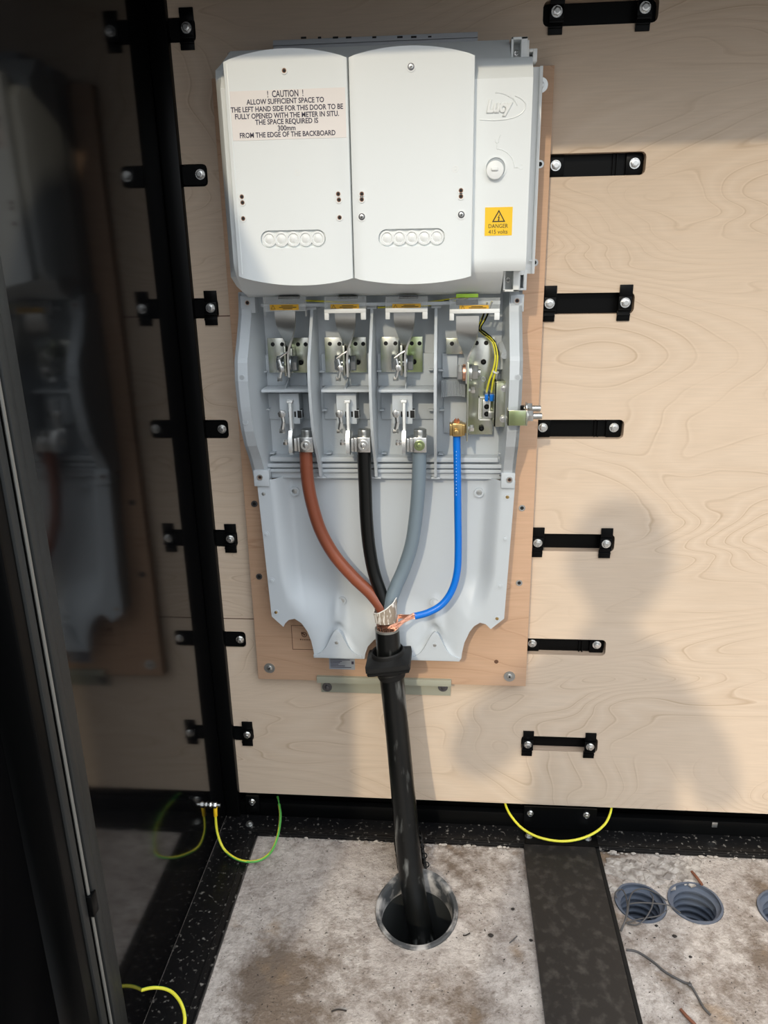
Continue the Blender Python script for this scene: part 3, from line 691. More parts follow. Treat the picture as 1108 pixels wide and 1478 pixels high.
# raised pads of the floor and lower ledge
for c4 in ((384, 512, 442, 557), (464, 510, 533, 557), (545, 510, 626, 557), (638, 510, 660, 545)): k.pbox(*c4, -0.040, -0.033, .001)
for c4 in ((386, 568, 446, 605), (468, 567, 533, 605), (550, 566, 626, 605), (640, 566, 700, 625)): k.pbox(*c4, -0.0385, -0.033, .001)
for px, py in ((384, 535), (466, 535), (548, 534), (622, 532), (636, 533), (388, 589), (470, 590), (552, 590), (622, 590), (638, 590), (395, 652), (476, 652), (555, 652), (636, 653), (722, 652)):
    x, z = at(px, py, -.036).x, at(px, py, -.036).z; k.box(x-.004, x+.004, -.050, -.034, z-.0011, z+.0011, .0004)
x, z = at(366, 664, -.05).x, 0
zl = at(560, 663, -0.055).z; k.box(XL+.03, XR-.028, -0.058, -0.0206, zl-.004, zl+.004, .0012)
k.box(XL+.026, XR-.024, -.044, -.0206, zbot-.004, zl+.002); zl2 = at(560, 672, -0.050).z; k.box(XL+.024, XR-.022, -0.0535, -0.0206, zl2-.0035, zl2+.0035, .001)
k.build('tray', M['grey'], ch, ang=30)
# corner lugs with screws
for px0, py0, px1, py1, sx, sy, yy in ((347, 427, 368, 452, 357, 437, -.0755), (736.5, 425, 756, 450, 746, 434, -.0755), (366, 679, 388, 702, 375, 689, -.0665), (723, 683, 743, 705, 735, 692.5, -.0665)):
    k = MB(); k.pbox(px0, py0, px1, py1, yy, yy+.024, .001); o = k.build('corner_lug', M['grey'], ch)
    hole(o, at(sx, sy, yy), .0034, 'dull_steel', 'lug_bush', .0018); 
for px, py, zr in ((349, 545, 0), (354, 609, 0), (747, 545, 0)):
    p = at(px, py, -.12); yy = pf(p.z-CAM_H); p = at(px, py, yy); k = MB(); k.ring(p+Vector((0, .001, 0)), (0, -1, 0), .0048, .0036, .0014, 16); k.cyl(p, p+Vector((0, -.0006, 0)), .0036, 14, mi=1)
    k.build('rivet_socket', [M['grey'], M['grey2']], ch)
# dividers between the phases
for pts in (((452, 453), (447, 493), (446, 535), (450, 597), (454.5, 653), (459, 678)), ((538, 453), (535.5, 489), (534.5, 534), (535.5, 617), (539.7, 678)), ((630, 452), (628, 522), (627, 598), (628, 677))):
    xa = sum(at(px, py, pf(at(px, py, -.1).z-CAM_H)).x for px, py in pts)/len(pts)
    zz = [z for z in ZF if z <= -0.075]
    poly = [(pf(z), z+CAM_H) for z in zz]+[(-0.050, -0.356+CAM_H), (-0.033, -0.352+CAM_H), (-0.033, -0.075+CAM_H)]
    k = MB(); k.prismx(poly, xa-.0022, xa+.0022); z0 = -0.0755+CAM_H
    k.box(xa-.0075, xa+.0075, pf(-.075)-.001, -0.034, z0-.002, z0+.0025, .0005)
    k.box(xa-.0075, xa+.0075, -.056, -.050, -0.357+CAM_H, -0.354+CAM_H, .0005)
    k.build('divider', M['grey'], ch)
# shelves
for px0, px1 in ((376.5, 447), (463, 535), (546, 627)):
    x0, x1, z0, z1 = rect(px0, 562.5, px1, 566.5, -0.085); k = MB(); k.box(x0, x1, -.085, -.034, z0, z1, .0007)
    xm = (x0+x1)/2-.002; k._add([(xm-.001, -.036, z1), (xm+.001, -.036, z1), (xm+.001, -.078, z1), (xm-.001, -.078, z1), (xm-.001, -.04, z1+.014), (xm+.001, -.04, z1+.014)], [(0, 1, 2, 3), (0, 4, 5, 1), (2, 5, 4, 3), (1, 5, 2), (0, 3, 4)])
    k.build('shelf', M['grey'], ch)

# metal work of one phase, built in the first cell and copied
def twisted(xc, ztop_, zmid, zend, yt, w=0.0162, th=0.0032, yb=-0.078, wb=0.0145, tw0=.10, tw1=.74):
    k = MB(); rows = []; n = 40; zt_ = ztop_; L_ = ztop_-zend
    for i in range(n+1):
        t = i/n; z = ztop_-L_*t
        a = 0 if t < tw0 else (1 if t > tw1 else (t-tw0)/(tw1-tw0)); a = a*a*(3-2*a); ang = a*PI/2*0.97
        ww = w+(wb-w)*a; yc = yt+(yb-yt)*a
        ux, uy = math.cos(ang), math.sin(ang); nx, ny = -uy, ux
        rows.append([k.bm.verts.new((xc+ux*s*ww+nx*q*th/2, yc-uy*s*ww*1.0+(-ny)*q*th/2, z)) for s, q in ((-1, 1), (1, 1), (1, -1), (-1, -1))])
    for r0, r1 in zip(rows, rows[1:]):
        for j in range(4): k.bm.faces.new((r0[j], r0[(j+1) % 4], r1[(j+1) % 4], r1[j]))
    k.bm.faces.new(rows[0]); k.bm.faces.new(rows[-1][::-1]); return k
made = []
def part(o): made.append(o); return o
P = lambda px, py, y: at(px, py, y)
# zinc plates with holes
def holed_plate(px0, py0, px1, py1, yy, holes, m, name='terminal_plate', extra=None):
    k = MB(); k.pbox(px0, py0, px1, py1, yy, yy+.0025, .0004)
    for hx, hy in holes:
        c_ = P(hx, hy, yy); k.cyl(c_+Vector((0, .001, 0)), c_+Vector((0, -.0003, 0)), .0034, 12, mi=1)
    if extra: extra(k)
    return k.build(name, [M[m], M['black']], ch)
def fin(k): k.pbox(409.5, 500, 412.5, 543, -.088, -.044, .0003); 
part(holed_plate(387, 488, 412, 538, -.0465, ((393.5, 497), (407, 497)), 'zinc', 'terminal_plate', fin))
def finr(k): k.pbox(419.5, 503, 421.8, 538, -.075, -.044, .0003)
part(holed_plate(421, 487.5, 446, 538, -.0465, ((430, 497), (441, 497)), 'zinc', 'terminal_plate', finr))
pp = P(434.5, 523, -.0465); k = MB(); k.cyl(pp, pp+Vector((0, -.004, 0)), .0042, 16, bev=.0006); k.cyl(pp+Vector((0, -.004, 0)), pp+Vector((0, -.0042, 0)), .002, 6, mi=1)
part(k.build('socket_screw', [M['black_paint'], M['black']], ch))
xb = P(415.8, 510, -.085).x
lk_ = part(twisted(xb, P(415, 441, -.092).z, 0, P(416, 543, -.078).z, -.092).build('twisted_link', M['link'], ch, ang=50))
zb_ = P(415, 525, -.075).z
k = MB(); k.hexa((xb+.0035, -.073, zb_), (xb+.0125, -.073, zb_), .0125); k.cyl((xb+.002, -.073, zb_), (xb+.0037, -.073, zb_), .0138, 20); k.build('hex_nut', M['nut'], lk_)
k = MB(); k.hexa((xb-.0215, -.071, zb_), (xb-.0125, -.071, zb_), .0130); k.cyl((xb-.0126, -.071, zb_), (xb-.002, -.071, zb_), .0055, 14); k.build('hex_nut', M['nut'], lk_)
# small spring cleat hanging in front of the bolt
def cleat(pts, yy, r=.0036):
    k = MB()
    for (a, b_), (c_, d_) in zip(pts, pts[1:]):
        k.tube([P(a, b_, yy), P(c_, d_, yy)], r*.8, 8, smooth=1)
    p0 = P(*pts[1], yy); k.hexa(p0+Vector((0, .002, 0)), p0+Vector((0, -.006, 0)), r*1.5)
    p0 = P(*pts[-1], yy); k.hexa(p0+Vector((0, .002, .003)), p0+Vector((0, .0, -.004)), r*1.25)
    return k.build('cleat', M['steel'], ch)
part(cleat(((402.5, 519), (406.5, 532), (403.5, 547)), -.094))
k = MB(); a_ = P(401, 518, -.0885); b_ = P(415.5, 508, -.0885); k.tube([a_, (a_+b_)/2+Vector((0, 0, .0008)), b_], .0017, 8, smooth=3); part(k.build('cleat_arm', M['steel'], ch))
# lower fuse carrier block, blade, clip and cable clamp
def blk(k):
    k.pbox(403.5, 568, 432, 612, -.072, -.034, .001)
    k.pbox(424.5, 594, 427, 602, -.0725, -.071, mi=1); k.pbox(416, 594, 418, 602, -.0725, -.071, mi=1)
    k.pbox(428.5, 592, 436, 604, -.0726, -.06, .0008, mi=1)
k = MB(); blk(k); part(k.build('carrier_block', [M['grey'], M['black']], ch))
k = MB(); x0, x1, z0, z1 = rect(417.5, 581, 422, 655, -.085); k.box(x0, x1, -.085, -.070, z0+.038, z1, .0008, mi=1); k.prismx([(-.098, z0+.005), (-.092, z0), (-.07, z0), (-.064, z0+.01), (-.064, z0+.040), (-.09, z0+.040), (-.098, z0+.028)], x0-.0004, x1+.0006)
x2 = x1; k.pbox(413, 578.5, 421.5, 582, -.086, -.071, .0005, mi=1); part(k.build('contact_blade', [M['steel'], M['white2']], ch))
part(cleat(((403, 594), (407, 597), (409, 609), (407, 622)), -.092, .0044))
bz = P(420, 638.5, -.085); k = MB(); k.hexa((bz.x-.0125, -.085, bz.z), (bz.x-.0055, -.085, bz.z), .0052); k.cyl((bz.x-.006, -.085, bz.z), (bz.x+.004, -.085, bz.z), .003, 10); part(k.build('blade_bolt', M['steel'], ch))
p = P(405, 638, -.034); k = MB(); k.ring(p, (0, -1, 0), .0085, .0076, .0006, 22); k.ring(p, (0, -1, 0), .0045, .004, .0004, 16); part(k.build('moulded_ring', M['grey'], ch))
x0, x1, z0, z1 = rect(432, 631.5, 451.5, 653, -.094)
k = MB(); k.box(x0, x1, -.094, -.064, z0, z1, .0012); k.pbox(424.5, 633, 428, 651.5, -.088, -.066, .0005); k.pbox(428, 632, 432.5, 652, -.091, -.066, .0006)
cl = part(k.build('cable_clamp', M['steel'], ch))
c_ = P(441.5, 642.3, -.094); k = MB(); k.cyl(c_, c_+Vector((0, -.003, 0)), .0088, 22, bev=.0007); k.ring(c_+Vector((0, -.003, 0)), (0, -1, 0), .0080, .0052, .001, 20); k.cyl(c_+Vector((0, -.003, 0)), c_+Vector((0, -.006, 0)), .0042, 12, bev=.0006); k.build('clamp_screw', M['steel'], cl)
k = MB(); xc = (x0+x1)/2; k.cyl((xc, -.078, z1-.002), (xc, -.078, z1+.011), .0105, 22, bev=.002); k.build('conductor_cap', M['dull_steel'], cl)
# amber sticker on the clear shroud
def shroud(px0, px1, py0, py1, spx0, spx1, spy0, spy1, lit):
    yy = -.100
    x0, x1, z0, z1 = rect(px0, py0, px1, py1, yy); k = MB()
    k.box(x0, x1, yy, yy+.0018, z0+.012, z1); k.box(x0, x0+.0012, yy, yy+.010, z0+.004, z1); k.box(x1-.0012, x1, yy, yy+.010, z0+.004, z1)
    o = k.build('clear_shroud', M['clear'], ch)
    if lit:
        k = MB(); k.box(x0, x1, yy-.004, yy-.0005, z0+.010, z0+.0165, .001); k.box(x0, x0+.007, yy-.004, yy-.0005, z0, z0+.0105, .001); k.box(x1-.008, x1, yy-.004, yy-.0005, z0, z0+.0105, .001); k.build('sunlit_shroud_foot', M['white2'], o)  # foot of a sunlit shroud, the sun's gleam put in as white
    a, b_, c2, d2 = rect(spx0, spy0, spx1, spy1, yy); k = MB(); k.box(a, b_, yy-.0008, yy-.0002, c2, d2); s_ = k.build('amber_sticker', M['orange'], o)
    warn_triangle(s_, Vector((a+(b_-a)*.11, 0, (c2+d2)/2-.0006)), .0042, yy-.0008, bolt=False)
    k = MB()
    for j, (u0, u1) in enumerate(((.40, .80), (.32, .92), (.45, .78))): k.box(a+(b_-a)*u0, a+(b_-a)*u1, yy-.0010, yy-.0006, d2-(d2-c2)*(.27+.25*j)-.0005, d2-(d2-c2)*(.27+.25*j)+.0005)
    k.build('small_print', M['ink_black'], s_)
    return o
shroud(380, 441, 428, 461, 389.5, 431, 439.5, 447.5, False)
# copies for the second and third phase
DX1 = P(524, 642, -.094).x-P(441.3, 642, -.094).x; DX2 = P(605, 643, -.094).x-P(441.3, 642, -.094).x
for dx in (DX1, DX2):
    for o in made:
        c_ = copy_part(o, (dx, 0, 0), ch)
        if dx == DX2 and o.name.startswith('terminal_plate') and o.name != 'terminal_plate':
            c_.data = c_.data.copy(); c_.data.materials[0] = M['zinc_green']; c_['label'] = 'green tinted plate'
        if dx == DX2 and o.name.startswith('cable_clamp'):
            for q in c_.children:
                if q.name.startswith('clamp_screw'): q.data = q.data.copy(); q.data.materials[0] = M['zinc_green']
shroud(468, 528, 428, 461.5, 477, 518, 439, 447, True); shroud(556, 617, 428, 460.5, 566, 607, 438.5, 446.5, True)
shroud(648.5, 721, 430, 462, 663, 705, 440.5, 448, True)
# neutral cell
zc = MB(); zc.pbox(674.5, 487, 712.5, 627, -.0465, -.044, .0004)
for hx, hy in ((687.5, 495), (701.5, 495)): c_ = P(hx, hy, -.0465); zc.cyl(c_+Vector((0, .001, 0)), c_+Vector((0, -.0003, 0)), .0036, 12, mi=1)
npl = zc.build('neutral_plate', [M['zinc'], M['black']], ch)
holed_plate(643.5, 488, 674, 511, -.0475, ((652, 496),), 'zinc', 'terminal_plate')
for px, py in ((697.5, 522), (702, 586.5), (702, 597), (694.5, 618)):
    pp = P(px, py, -.0465); k = MB(); k.cyl(pp, pp+Vector((0, -.004, 0)), .0044, 16, bev=.0006); k.cyl(pp+Vector((0, -.004, 0)), pp+Vector((0, -.0042, 0)), .0018, 6, mi=1); k.build('socket_screw', [M['black_paint'], M['black']], npl)
k = MB(); x0, x1, z0, z1 = rect(690.5, 573, 707, 606.5, -.052)
for a in ((x0, x0+.0016, z0, z1), (x0, x1, z0, z0+.0016), (x0, x1, z1-.0016, z1), (x0+.003, x0+.0042, z0+.003, z1-.003), (x1-.0016, x1, z0+.012, z1)): k.box(a[0], a[1], -.053, -.046, a[2], a[3])
k.build('insulating_frame', M['white2'], npl)
k = MB(); k.pbox(696, 577, 708, 604, -.050, -.0464, .0005); k.pbox(704.5, 594, 711, 603.5, -.056, -.046, .0006); k.build('link_pad', M['dull_steel'], npl)
xb4 = P(674.5, 560, -.085).x
n4 = twisted(xb4-.002, P(674, 456, -.095).z, 0, P(671, 552, -.078).z, -.095, w=.0172, tw0=.08, tw1=.72).build('neutral_link', M['link'], ch, ang=50)
k = MB(); z0 = P(674, 635, -.085).z; z1 = P(674, 522, -.085).z; k.box(xb4-.0012, xb4+.0016, -.096, -.046, z0, z1, .0005); k.build('upright_plate', M['zinc'], ch)
zb4 = P(672, 538, -.075).z
k = MB(); k.hexa((xb4-.0165, -.073, zb4), (xb4-.0075, -.073, zb4), .0128); k.cyl((xb4-.0076, -.073, zb4), (xb4-.0035, -.073, zb4), .0132, 20, mi=1); k.build('hex_nut', [M['dull_steel'], M['copper']], n4)
k = MB(); k.hexa((xb4+.0065, -.073, zb4), (xb4+.0165, -.073, zb4), .0122); k.cyl((xb4+.0016, -.073, zb4), (xb4+.0066, -.073, zb4), .0130, 20); k.cyl((xb4+.0165, -.073, zb4), (xb4+.020, -.073, zb4), .0060, 12); k.build('hex_nut', M['dull_steel'], n4)
for px, py, yy in ((682.5, 563, -.070), (680.5, 618, -.075)):
    p = P(px, py, yy); k = MB(); k.hexa((p.x-.004, yy, p.z), (p.x+.0035, yy, p.z), .0058); k.cyl((xb4, yy, p.z), (p.x-.003, yy, p.z), .0032, 10); k.build('plate_bolt', M['steel'], ch)
p = P(697, 547, -.0465); k = MB(); k.ring(p, (0, -1, 0), .0042, .0024, .004, 16); k.build('spacer', M['dull_steel'], npl)
k = MB(); x0, x1, z0, z1 = rect(637, 549, 672, 574, -.062)
nr = 16
for j in range(nr): 
    xa = x0+(x1-x0)*j/nr; u = (j/nr-.5)*2; k.box(xa, xa+(x1-x0)/nr*.62, -.062-.004*(1-u*u), -.034, z0+.003*(1-u*u), z1, .0004, 1)
k.box(x0, x1, -.058, -.034, z0+.003, z1-.001); k.build('ribbed_block', M['grey2'], ch)
# brass neutral terminal
x0, x1, z0, z1 = rect(648.5, 611, 671, 630, -.090)
k = MB(); k.box(x0+.004, x1-.004, -.092, -.068, z0, z1, .0015); k.box(x0, x0+.005, -.090, -.070, z0+.001, z1-.002, .001); k.box(x1-.005, x1, -.090, -.070, z0+.001, z1-.002, .001); k.box(x1-.001, xb4, -.084, -.074, z0+.004, z1-.003)
bc = k.build('brass_clamp', M['brass'], ch)
p = P(658.5, 623.5, -.092); k = MB(); k.cyl(p, p+Vector((0, -.006, 0)), .0042, 12, bev=.0008); k.cyl(p, p+Vector((0, -.002, 0)), .0062, 16); k.build('clamp_screw', M['brass'], bc)
# earth bracket on the right with protruding bolts
eb = MB(); eb.pbox(713, 551, 733.5, 616, -.090, -.0865, .0005); x0, x1, z0, z1 = rect(713, 551, 733.5, 616, -.090); eb.box(x0, x0+.003, -.090, -.045, z0, z1, .0004); eb.box(x0, x1, -.090, -.06, z1-.002, z1, .0004)
eo = eb.build('earth_channel', M['zinc'], ch)
for px, py in ((727.5, 560.5), (726, 604.5)):
    p = P(px, py, -.090); k = MB(); k.ring(p, (0, -1, 0), .0058, .0035, .0009, 16); k.hexa(p, p+Vector((0, -.0045, 0)), .004); k.build('channel_bolt', M['steel'], eo)
YT = -.1345
x0, x1, z0, z1 = rect(732.5, 592.5, 760, 614.5, YT)
k = MB(); k.box(x0, x1, YT, YT+.003, z0, z1, .0004, mi=1); k.box(x1-.0018, x1+.0012, YT-.0006, YT+.050, z0, z1, .0005); k.box(x0, x0+.002, YT, YT+.046, z0, z1, .0004); tb = k.build('earth_tab', [M['zinc'], M['zinc_green']], ch, label='folded tab with a green tinted face')
for px, py, yy in ((764, 589.5, YT+.032), (765, 600.5, YT+.012)):
    p = P(px, py, yy); k = MB(); k.hexa((x1+.0022, yy, p.z), (x1+.0105, yy, p.z), .0088); k.cyl((x1+.001, yy, p.z), (x1+.0024, yy, p.z), .0100, 18); k.cyl((x1-.005, yy, p.z), (x1+.024, yy, p.z), .0047, 14, bev=.0006)
    for j in range(5): k.ring((x1+.012+j*.0023, yy, p.z), (1, 0, 0), .0053, .0044, .0011, 14)
    k.build('earth_bolt', M['dull_steel'], tb)
k = MB(); k.pbox(751, 586, 756, 592, -.1295, -.122, .0006); k.build('rubber_pad', M['black_paint'], ch)
# grey post with its web
a_, b_ = P(724, 499, -.040), P(728, 513, -.085); k = MB(); k.cyl(a_, b_, .0072, 20, r1=.0055); k.ring(b_, (b_-a_), .0055, .003, .0008, 16); w0, w1 = P(735, 512, -.075), P(719, 533, -.036)
k.box(b_.x, XR-.022, -.086, -.040, b_.z-.0015, b_.z+.0015); k.prism([(P(722, 505, -.05).x, P(722, 505, -.05).z), (P(735, 533, -.05).x, P(735, 533, -.05).z), (P(716, 533, -.05).x, P(716, 533, -.05).z)], -.052, -.034); k.build('support_post', M['grey'], ch)
# floor detail behind the links: hood backing strip and lime tag
k = MB(); k.pbox(376, 436.5, 722, 441.5, -.088, -.080, .0008); k.build('cross_rib', M['grey'], ch)
k = MB(); k.pbox(658, 424, 690, 429.5, -.098, -.095, .0005); k.build('lime_tag', M['lime'], ch, label='lime green tag')
for a in ((401, 427.5, 431, 431.5), (487, 427.5, 515, 431.5), (575, 427.5, 603, 431.5), (658, 433, 690, 440)): k = MB(); k.pbox(*a, -.098, -.085, .0005); k.build('dark_slot', M['black_paint'], ch)

# ================================================================== CABLE ENTRY BOX (lower tray)
eb_ = thing('cable_entry_box', 'pale grey moulded cable entry tray where four coloured cores spread out', 'cable box', (-0.11, -0.04, 0.42))
YFL, YFLR = -0.062, -0.0335
xl0, xl1, xr0, xr1 = -0.3262, -0.3168, 0.1105, 0.0998
zT_ = -0.3575
bot = [(-.3168, -.616), (-.2964, -.6366), (-.2935, -.630), (-.286, -.622), (-.275, -.6195), (-.263, -.628), (-.253, -.644), (-.2465, -.664), (-.2433, -.684), (-.2425, -.6917), (-.238, -.697), (-.1497, -.6976), (-.1485, -.688), (-.143, -.672), (-.131, -.658), (-.11, -.653), (-.089, -.658), (-.077, -.672), (-.0718, -.688), (-.0711, -.697), (.0218, -.698), (.0262, -.6915), (.0272, -.680), (.031, -.660), (.040, -.638), (.0476, -.6265), (.058, -.6195), (.068, -.622), (.0772, -.6315), (.0998, -.6106)]
bs = [bot[0]]
for (a, za), (b_, zb2) in zip(bot, bot[1:]):
    L_ = math.hypot(b_-a, zb2-za); n = max(1, int(L_/.0045))
    for j in range(1, n+1): bs.append((a+(b_-a)*j/n, za+(zb2-za)*j/n))
NC = len(bs); NR = 72
def sst(t): t = max(0, min(1, t)); return t*t*(3-2*t)
def seg_d(x, z):
    d = 9
    for (a, za), (b_, zb2) in zip(bot, bot[1:]):
        vx, vz = b_-a, zb2-za; t = max(0, min(1, ((x-a)*vx+(z-za)*vz)/(vx*vx+vz*vz))); d = min(d, math.hypot(x-a-vx*t, z-za-vz*t))
    return d
FEET = [(-0.199, -0.646), (-0.0215, -0.647)]
BOSS = [at(425, 709, -.036), at(691, 711, -.036), at(493, 867, -.036), at(627, 869, -.036)]
def depth(x, z, v):
    t = (zT_-z)/(zT_-(-.63)); xl = xl0+(xl1-xl0)*t; xr = xr0+(xr1-xr0)*t
    flare = 0.012*sst((-.52-z)/.10)
    h = max(1-sst((x-xl-.0235-flare)/.030), 1-sst((xr-x-.0205-flare)/.030))
    d = seg_d(x, z)
    hb = (1-sst((d-.003)/.085))**1.25
    h = 1-(1-h)*(1-hb)
    for fx, fz in FEET:                      # flat feet: a bell shaped plate, with a hollow cone above
        top = -.692+.047*math.exp(-((x-fx)/.020)**2)+.006*(1-min(1, abs(x-fx)/.045))
        e = math.exp(-((x-fx)/.013)**2)*sst((z-top)/.012)*(1-sst((z-top-.02)/.05)); h = h+(1-h)*.45*e
    y = YFLR+(YFL-YFLR)*h
    return y
k = MB(); V = []
for j in range(NR+1):
    v = j/NR
    for i in range(NC):
        xb_, zb2 = bs[i]; z = zT_+(zb2-zT_)*v
        u = (xb_-xl1)/(xr1-xl1); t = min(1, (zT_-z)/(zT_-(-.616))); xt = (xl0+(xl1-xl0)*t)+u*((xr0+(xr1-xr0)*t)-(xl0+(xl1-xl0)*t))
        V.append((xt, depth(xt, z, v), z+CAM_H))
F = [(j*NC+i, j*NC+i+1, (j+1)*NC+i+1, (j+1)*NC+i) for j in range(NR) for i in range(NC-1)]
base = len(V)
# rim turned back to the board
rim = [j*NC for j in range(NR+1)]+[NR*NC+i for i in range(1, NC)]+[j*NC+NC-1 for j in range(NR-1, -1, -1)]
for q in rim:
    x, y, z = V[q]; V.append((x, -.0208 if (q % NC in (0, NC-1)) else min(y+.010, -.0208), z))
for a in range(len(rim)-1): F.append((rim[a], rim[a+1], base+a+1, base+a))
k._add(V, F)
k.build('tray', M['grey'], eb_, ang=60)
for fx, fz in FEET:
    up_ = [(fx+dx_, -.6915+.043*math.exp(-(dx_/.0185)**2)+.009*(1-abs(dx_)/.047)+CAM_H) for dx_ in [(.0445-.089*j/36) for j in range(37)]]
    k = MB(); k.prism(up_+[(fx-.0445, -.6970+CAM_H), (fx+.0445, -.6970+CAM_H)], YFL-.0022, YFL+.004, bev=.0006); k.build('foot_plate', M['grey'], eb_)
k = MB()      # step at the top of the tray
for yy, py, hh in ((-.050, 680, .003), (-.0440, 689, .0025)):
    z = at(560, py, yy).z; k.box(-.310, .094, yy, -.030, z-hh, z+hh, .001)
k.build('top_step', M['grey'], eb_)
for px, py, yy in ((380, 713, YFL), (384, 771, YFL), (392, 838, YFL), (398, 884, YFL), (732, 717.5, YFL), (728.5, 778, YFL), (721.5, 846, YFL), (717, 893, YFL), (485.5, 928, YFL), (627, 931.5, YFL)):
    yy = yy-.0022 if py in (928, 931.5) else yy
    p = at(px, py, yy-.0004); k = MB(); sc_ = py in (713, 884, 717.5, 893, 928, 931.5)
    k.ring(p+Vector((0, .001, 0)), (0, -1, 0), .0056, .0034, .0014, 18)
    k.cyl(p+Vector((0, .0008, 0)), p+Vector((0, -.0002 if sc_ else -.0012, 0)), .0034, 14, mi=1, bev=.0004)
    k.build('rim_screw' if sc_ else 'rim_stud', [M['grey'], M['brass'] if py in (717.5, 893, 884) else (M['dull_steel'] if sc_ else M['grey'])], eb_)
for p in BOSS:
    k = MB(); k.ring((p.x, -.0340, p.z), (0, -1, 0), .0082, .0052, .004, 20); k.cyl((p.x, -.034, p.z), (p.x, -.0365, p.z), .0052, 16, mi=1, bev=.0006)
    k.build('fixing_boss', [M['grey'], M['dull_steel']], eb_)

# ================================================================== CABLES
sc = thing('supply_cable', 'thick black armoured cable rising from the floor duct, splitting into four coloured cores', 'cable', (-0.06, -0.2, -0.22))
CP = [at(558.5, 906, -.094), at(561, 940, -.0955), at(566, 985, -.0985), at(570.5, 1030, -.1035), at(575, 1075, -.110), at(580, 1130, -.120), at(585, 1180, -.133), at(589, 1225, -.148), at(593, 1262, -.163), at(599, 1300, -.180), at(606, 1340, -.200), at(612, 1375, -.225)]
k = MB(); k.tube(CP, [.0212, .0216, .0220, .0215, .0218, .0222, .0228, .0230, .0228, .0226, .0226, .0226], 24, cap=False, smooth=8)
k.build('outer_sheath', M['sheath'], sc, ang=60)
d0 = (CP[0]-CP[1]).normalized(); top = CP[0]
k = MB(); k.ring(top-d0*.004, d0, .0216, .0185, .0042, 28); k.ring(top-d0*.006, d0, .0185, .0010, .003, 24, mi=1); k.build('cut_sheath_edge', [M['seal_strip'], M['black']], sc)
# the taped sleeve around the cores, with a slanting upper rim
sl0, sl1 = at(557, 897, -.092), at(555.5, 872, -.088)
ax = (sl1-sl0).normalized(); ux = Vector((1, 0, 0)); ux = (ux-ax*ux.dot(ax)).normalized(); uy = ax.cross(ux)
def sleeve(u, v, inner=0):
    a = 2*PI*u; r = .0188+.0022*v-inner; hgt = (sl1-sl0).length*v*(1+.42*math.cos(a-.35)-.0*math.sin(a))
    rr = r*(1+.03*math.sin(9*a+v*2)*v)
    return sl0+ax*hgt+ux*math.cos(a)*rr+uy*math.sin(a)*rr
k = MB(); k.grid(lambda u, v: sleeve(u, v), 40, 8); k.grid(lambda u, v: sleeve(u, v, .0009), 40, 8)
k.build('taped_sleeve', M['paper'], sc, ang=70)
k = MB(); k.tube([sleeve(i/30, 1, .0004) for i in range(31)], .0010, 6, smooth=1); k.build('sleeve_rim', M['tape_edge'], sc)
BZ = at(557, 885, -.088)
CORES = (('brown_core', 'core_brown', [(441, 640, -.078), (441.5, 660, -.078), (444, 695, -.076), (451, 730, -.073), (463, 767, -.070), (483, 802, -.069), (510, 833, -.071), (536, 858, -.076), (552, 880, -.083), (555, 896, -.088)], .0108),
         ('black_core', 'core_black', [(525, 640, -.078), (525.5, 665, -.077), (527, 705, -.074), (528.5, 745, -.071), (532, 785, -.069), (538.5, 822, -.070), (548, 852, -.075), (557, 878, -.081), (558, 896, -.086)], .0112),
         ('grey_core', 'core_grey', [(605.5, 640, -.078), (605, 665, -.077), (603.5, 705, -.075), (600, 745, -.072), (594, 785, -.070), (583, 820, -.071), (572, 845, -.076), (564, 868, -.083), (561, 896, -.090)], .0118))
for n, m, pts, r in CORES:
    k = MB(); k.tube([at(a, b_, y) for a, b_, y in pts], r, 20, smooth=8); k.build(n, M[m], sc, ang=60)
NB = [(659, 622, -.080), (659, 640, -.081), (660, 690, -.080), (660.5, 740, -.076), (661, 790, -.074), (659.5, 825, -.075), (652, 852, -.078), (638, 872, -.083), (618, 884, -.088), (598, 889.5, -.093)]
k = MB(); k.tube([at(a, b_, y) for a, b_, y in NB], .0062, 16, smooth=8)
for j in range(14):
    u = at(658.5, 652+j*4.8, -.0868); k.box(u.x-.0008, u.x+.0004, u.y-.0003, u.y+.001, u.z-.0008, u.z+.0008, mi=1)
k.build('blue_core', [M['blue'], mat('pale_blue_print', (.35, .5, .8), .5)], sc, ang=60, label='neutral core bound in blue tape')
k = MB()
for j in range(5): a_ = at(655.5+j*1.7, 617, -.080+.002*(j % 2)); k.cyl(a_, a_+Vector((0, 0, .013+.002*(j % 2))), .0012, 6)
k.build('neutral_tips', M['copper'], sc)
# copper strands of the concentric neutral
k = MB(); rnd = random.Random(3); end = at(598, 889.5, -.093)
for j in range(44):
    a = PI*(0.62+1.55*j/43) if j < 32 else rnd.uniform(-.3, .5)*PI
    rr = .0165+rnd.uniform(-.0015, .0015)
    s0 = top+Vector((math.cos(a)*rr, math.sin(a)*rr, -.003)); s1 = top+Vector((math.cos(a)*(rr+.0012), math.sin(a)*(rr+.001), .005+rnd.uniform(0, .006)))
    e_ = end+Vector((-.004, rnd.uniform(-.0042, .0042), rnd.uniform(-.0045, .0045)))
    if j < 32: mid = Vector((top.x+.012+rnd.uniform(-.006, .004), top.y-.021+rnd.uniform(-.002, .002), top.z+.0065+.009*j/32+rnd.uniform(-.0025, .0025)))
    else: mid = Vector((top.x+.020, top.y+.006, top.z+.019+rnd.uniform(-.004, .004)))
    k.tube([s0, s1, (s1+mid)/2+Vector((0, -.003 if j < 32 else 0, .0005)), mid, (mid+e_)/2, e_, e_+Vector((.007, 0, .0008))], .00062, 5, smooth=3)
stuff(k.build('copper_strands', M['copper'], sc, ang=80))
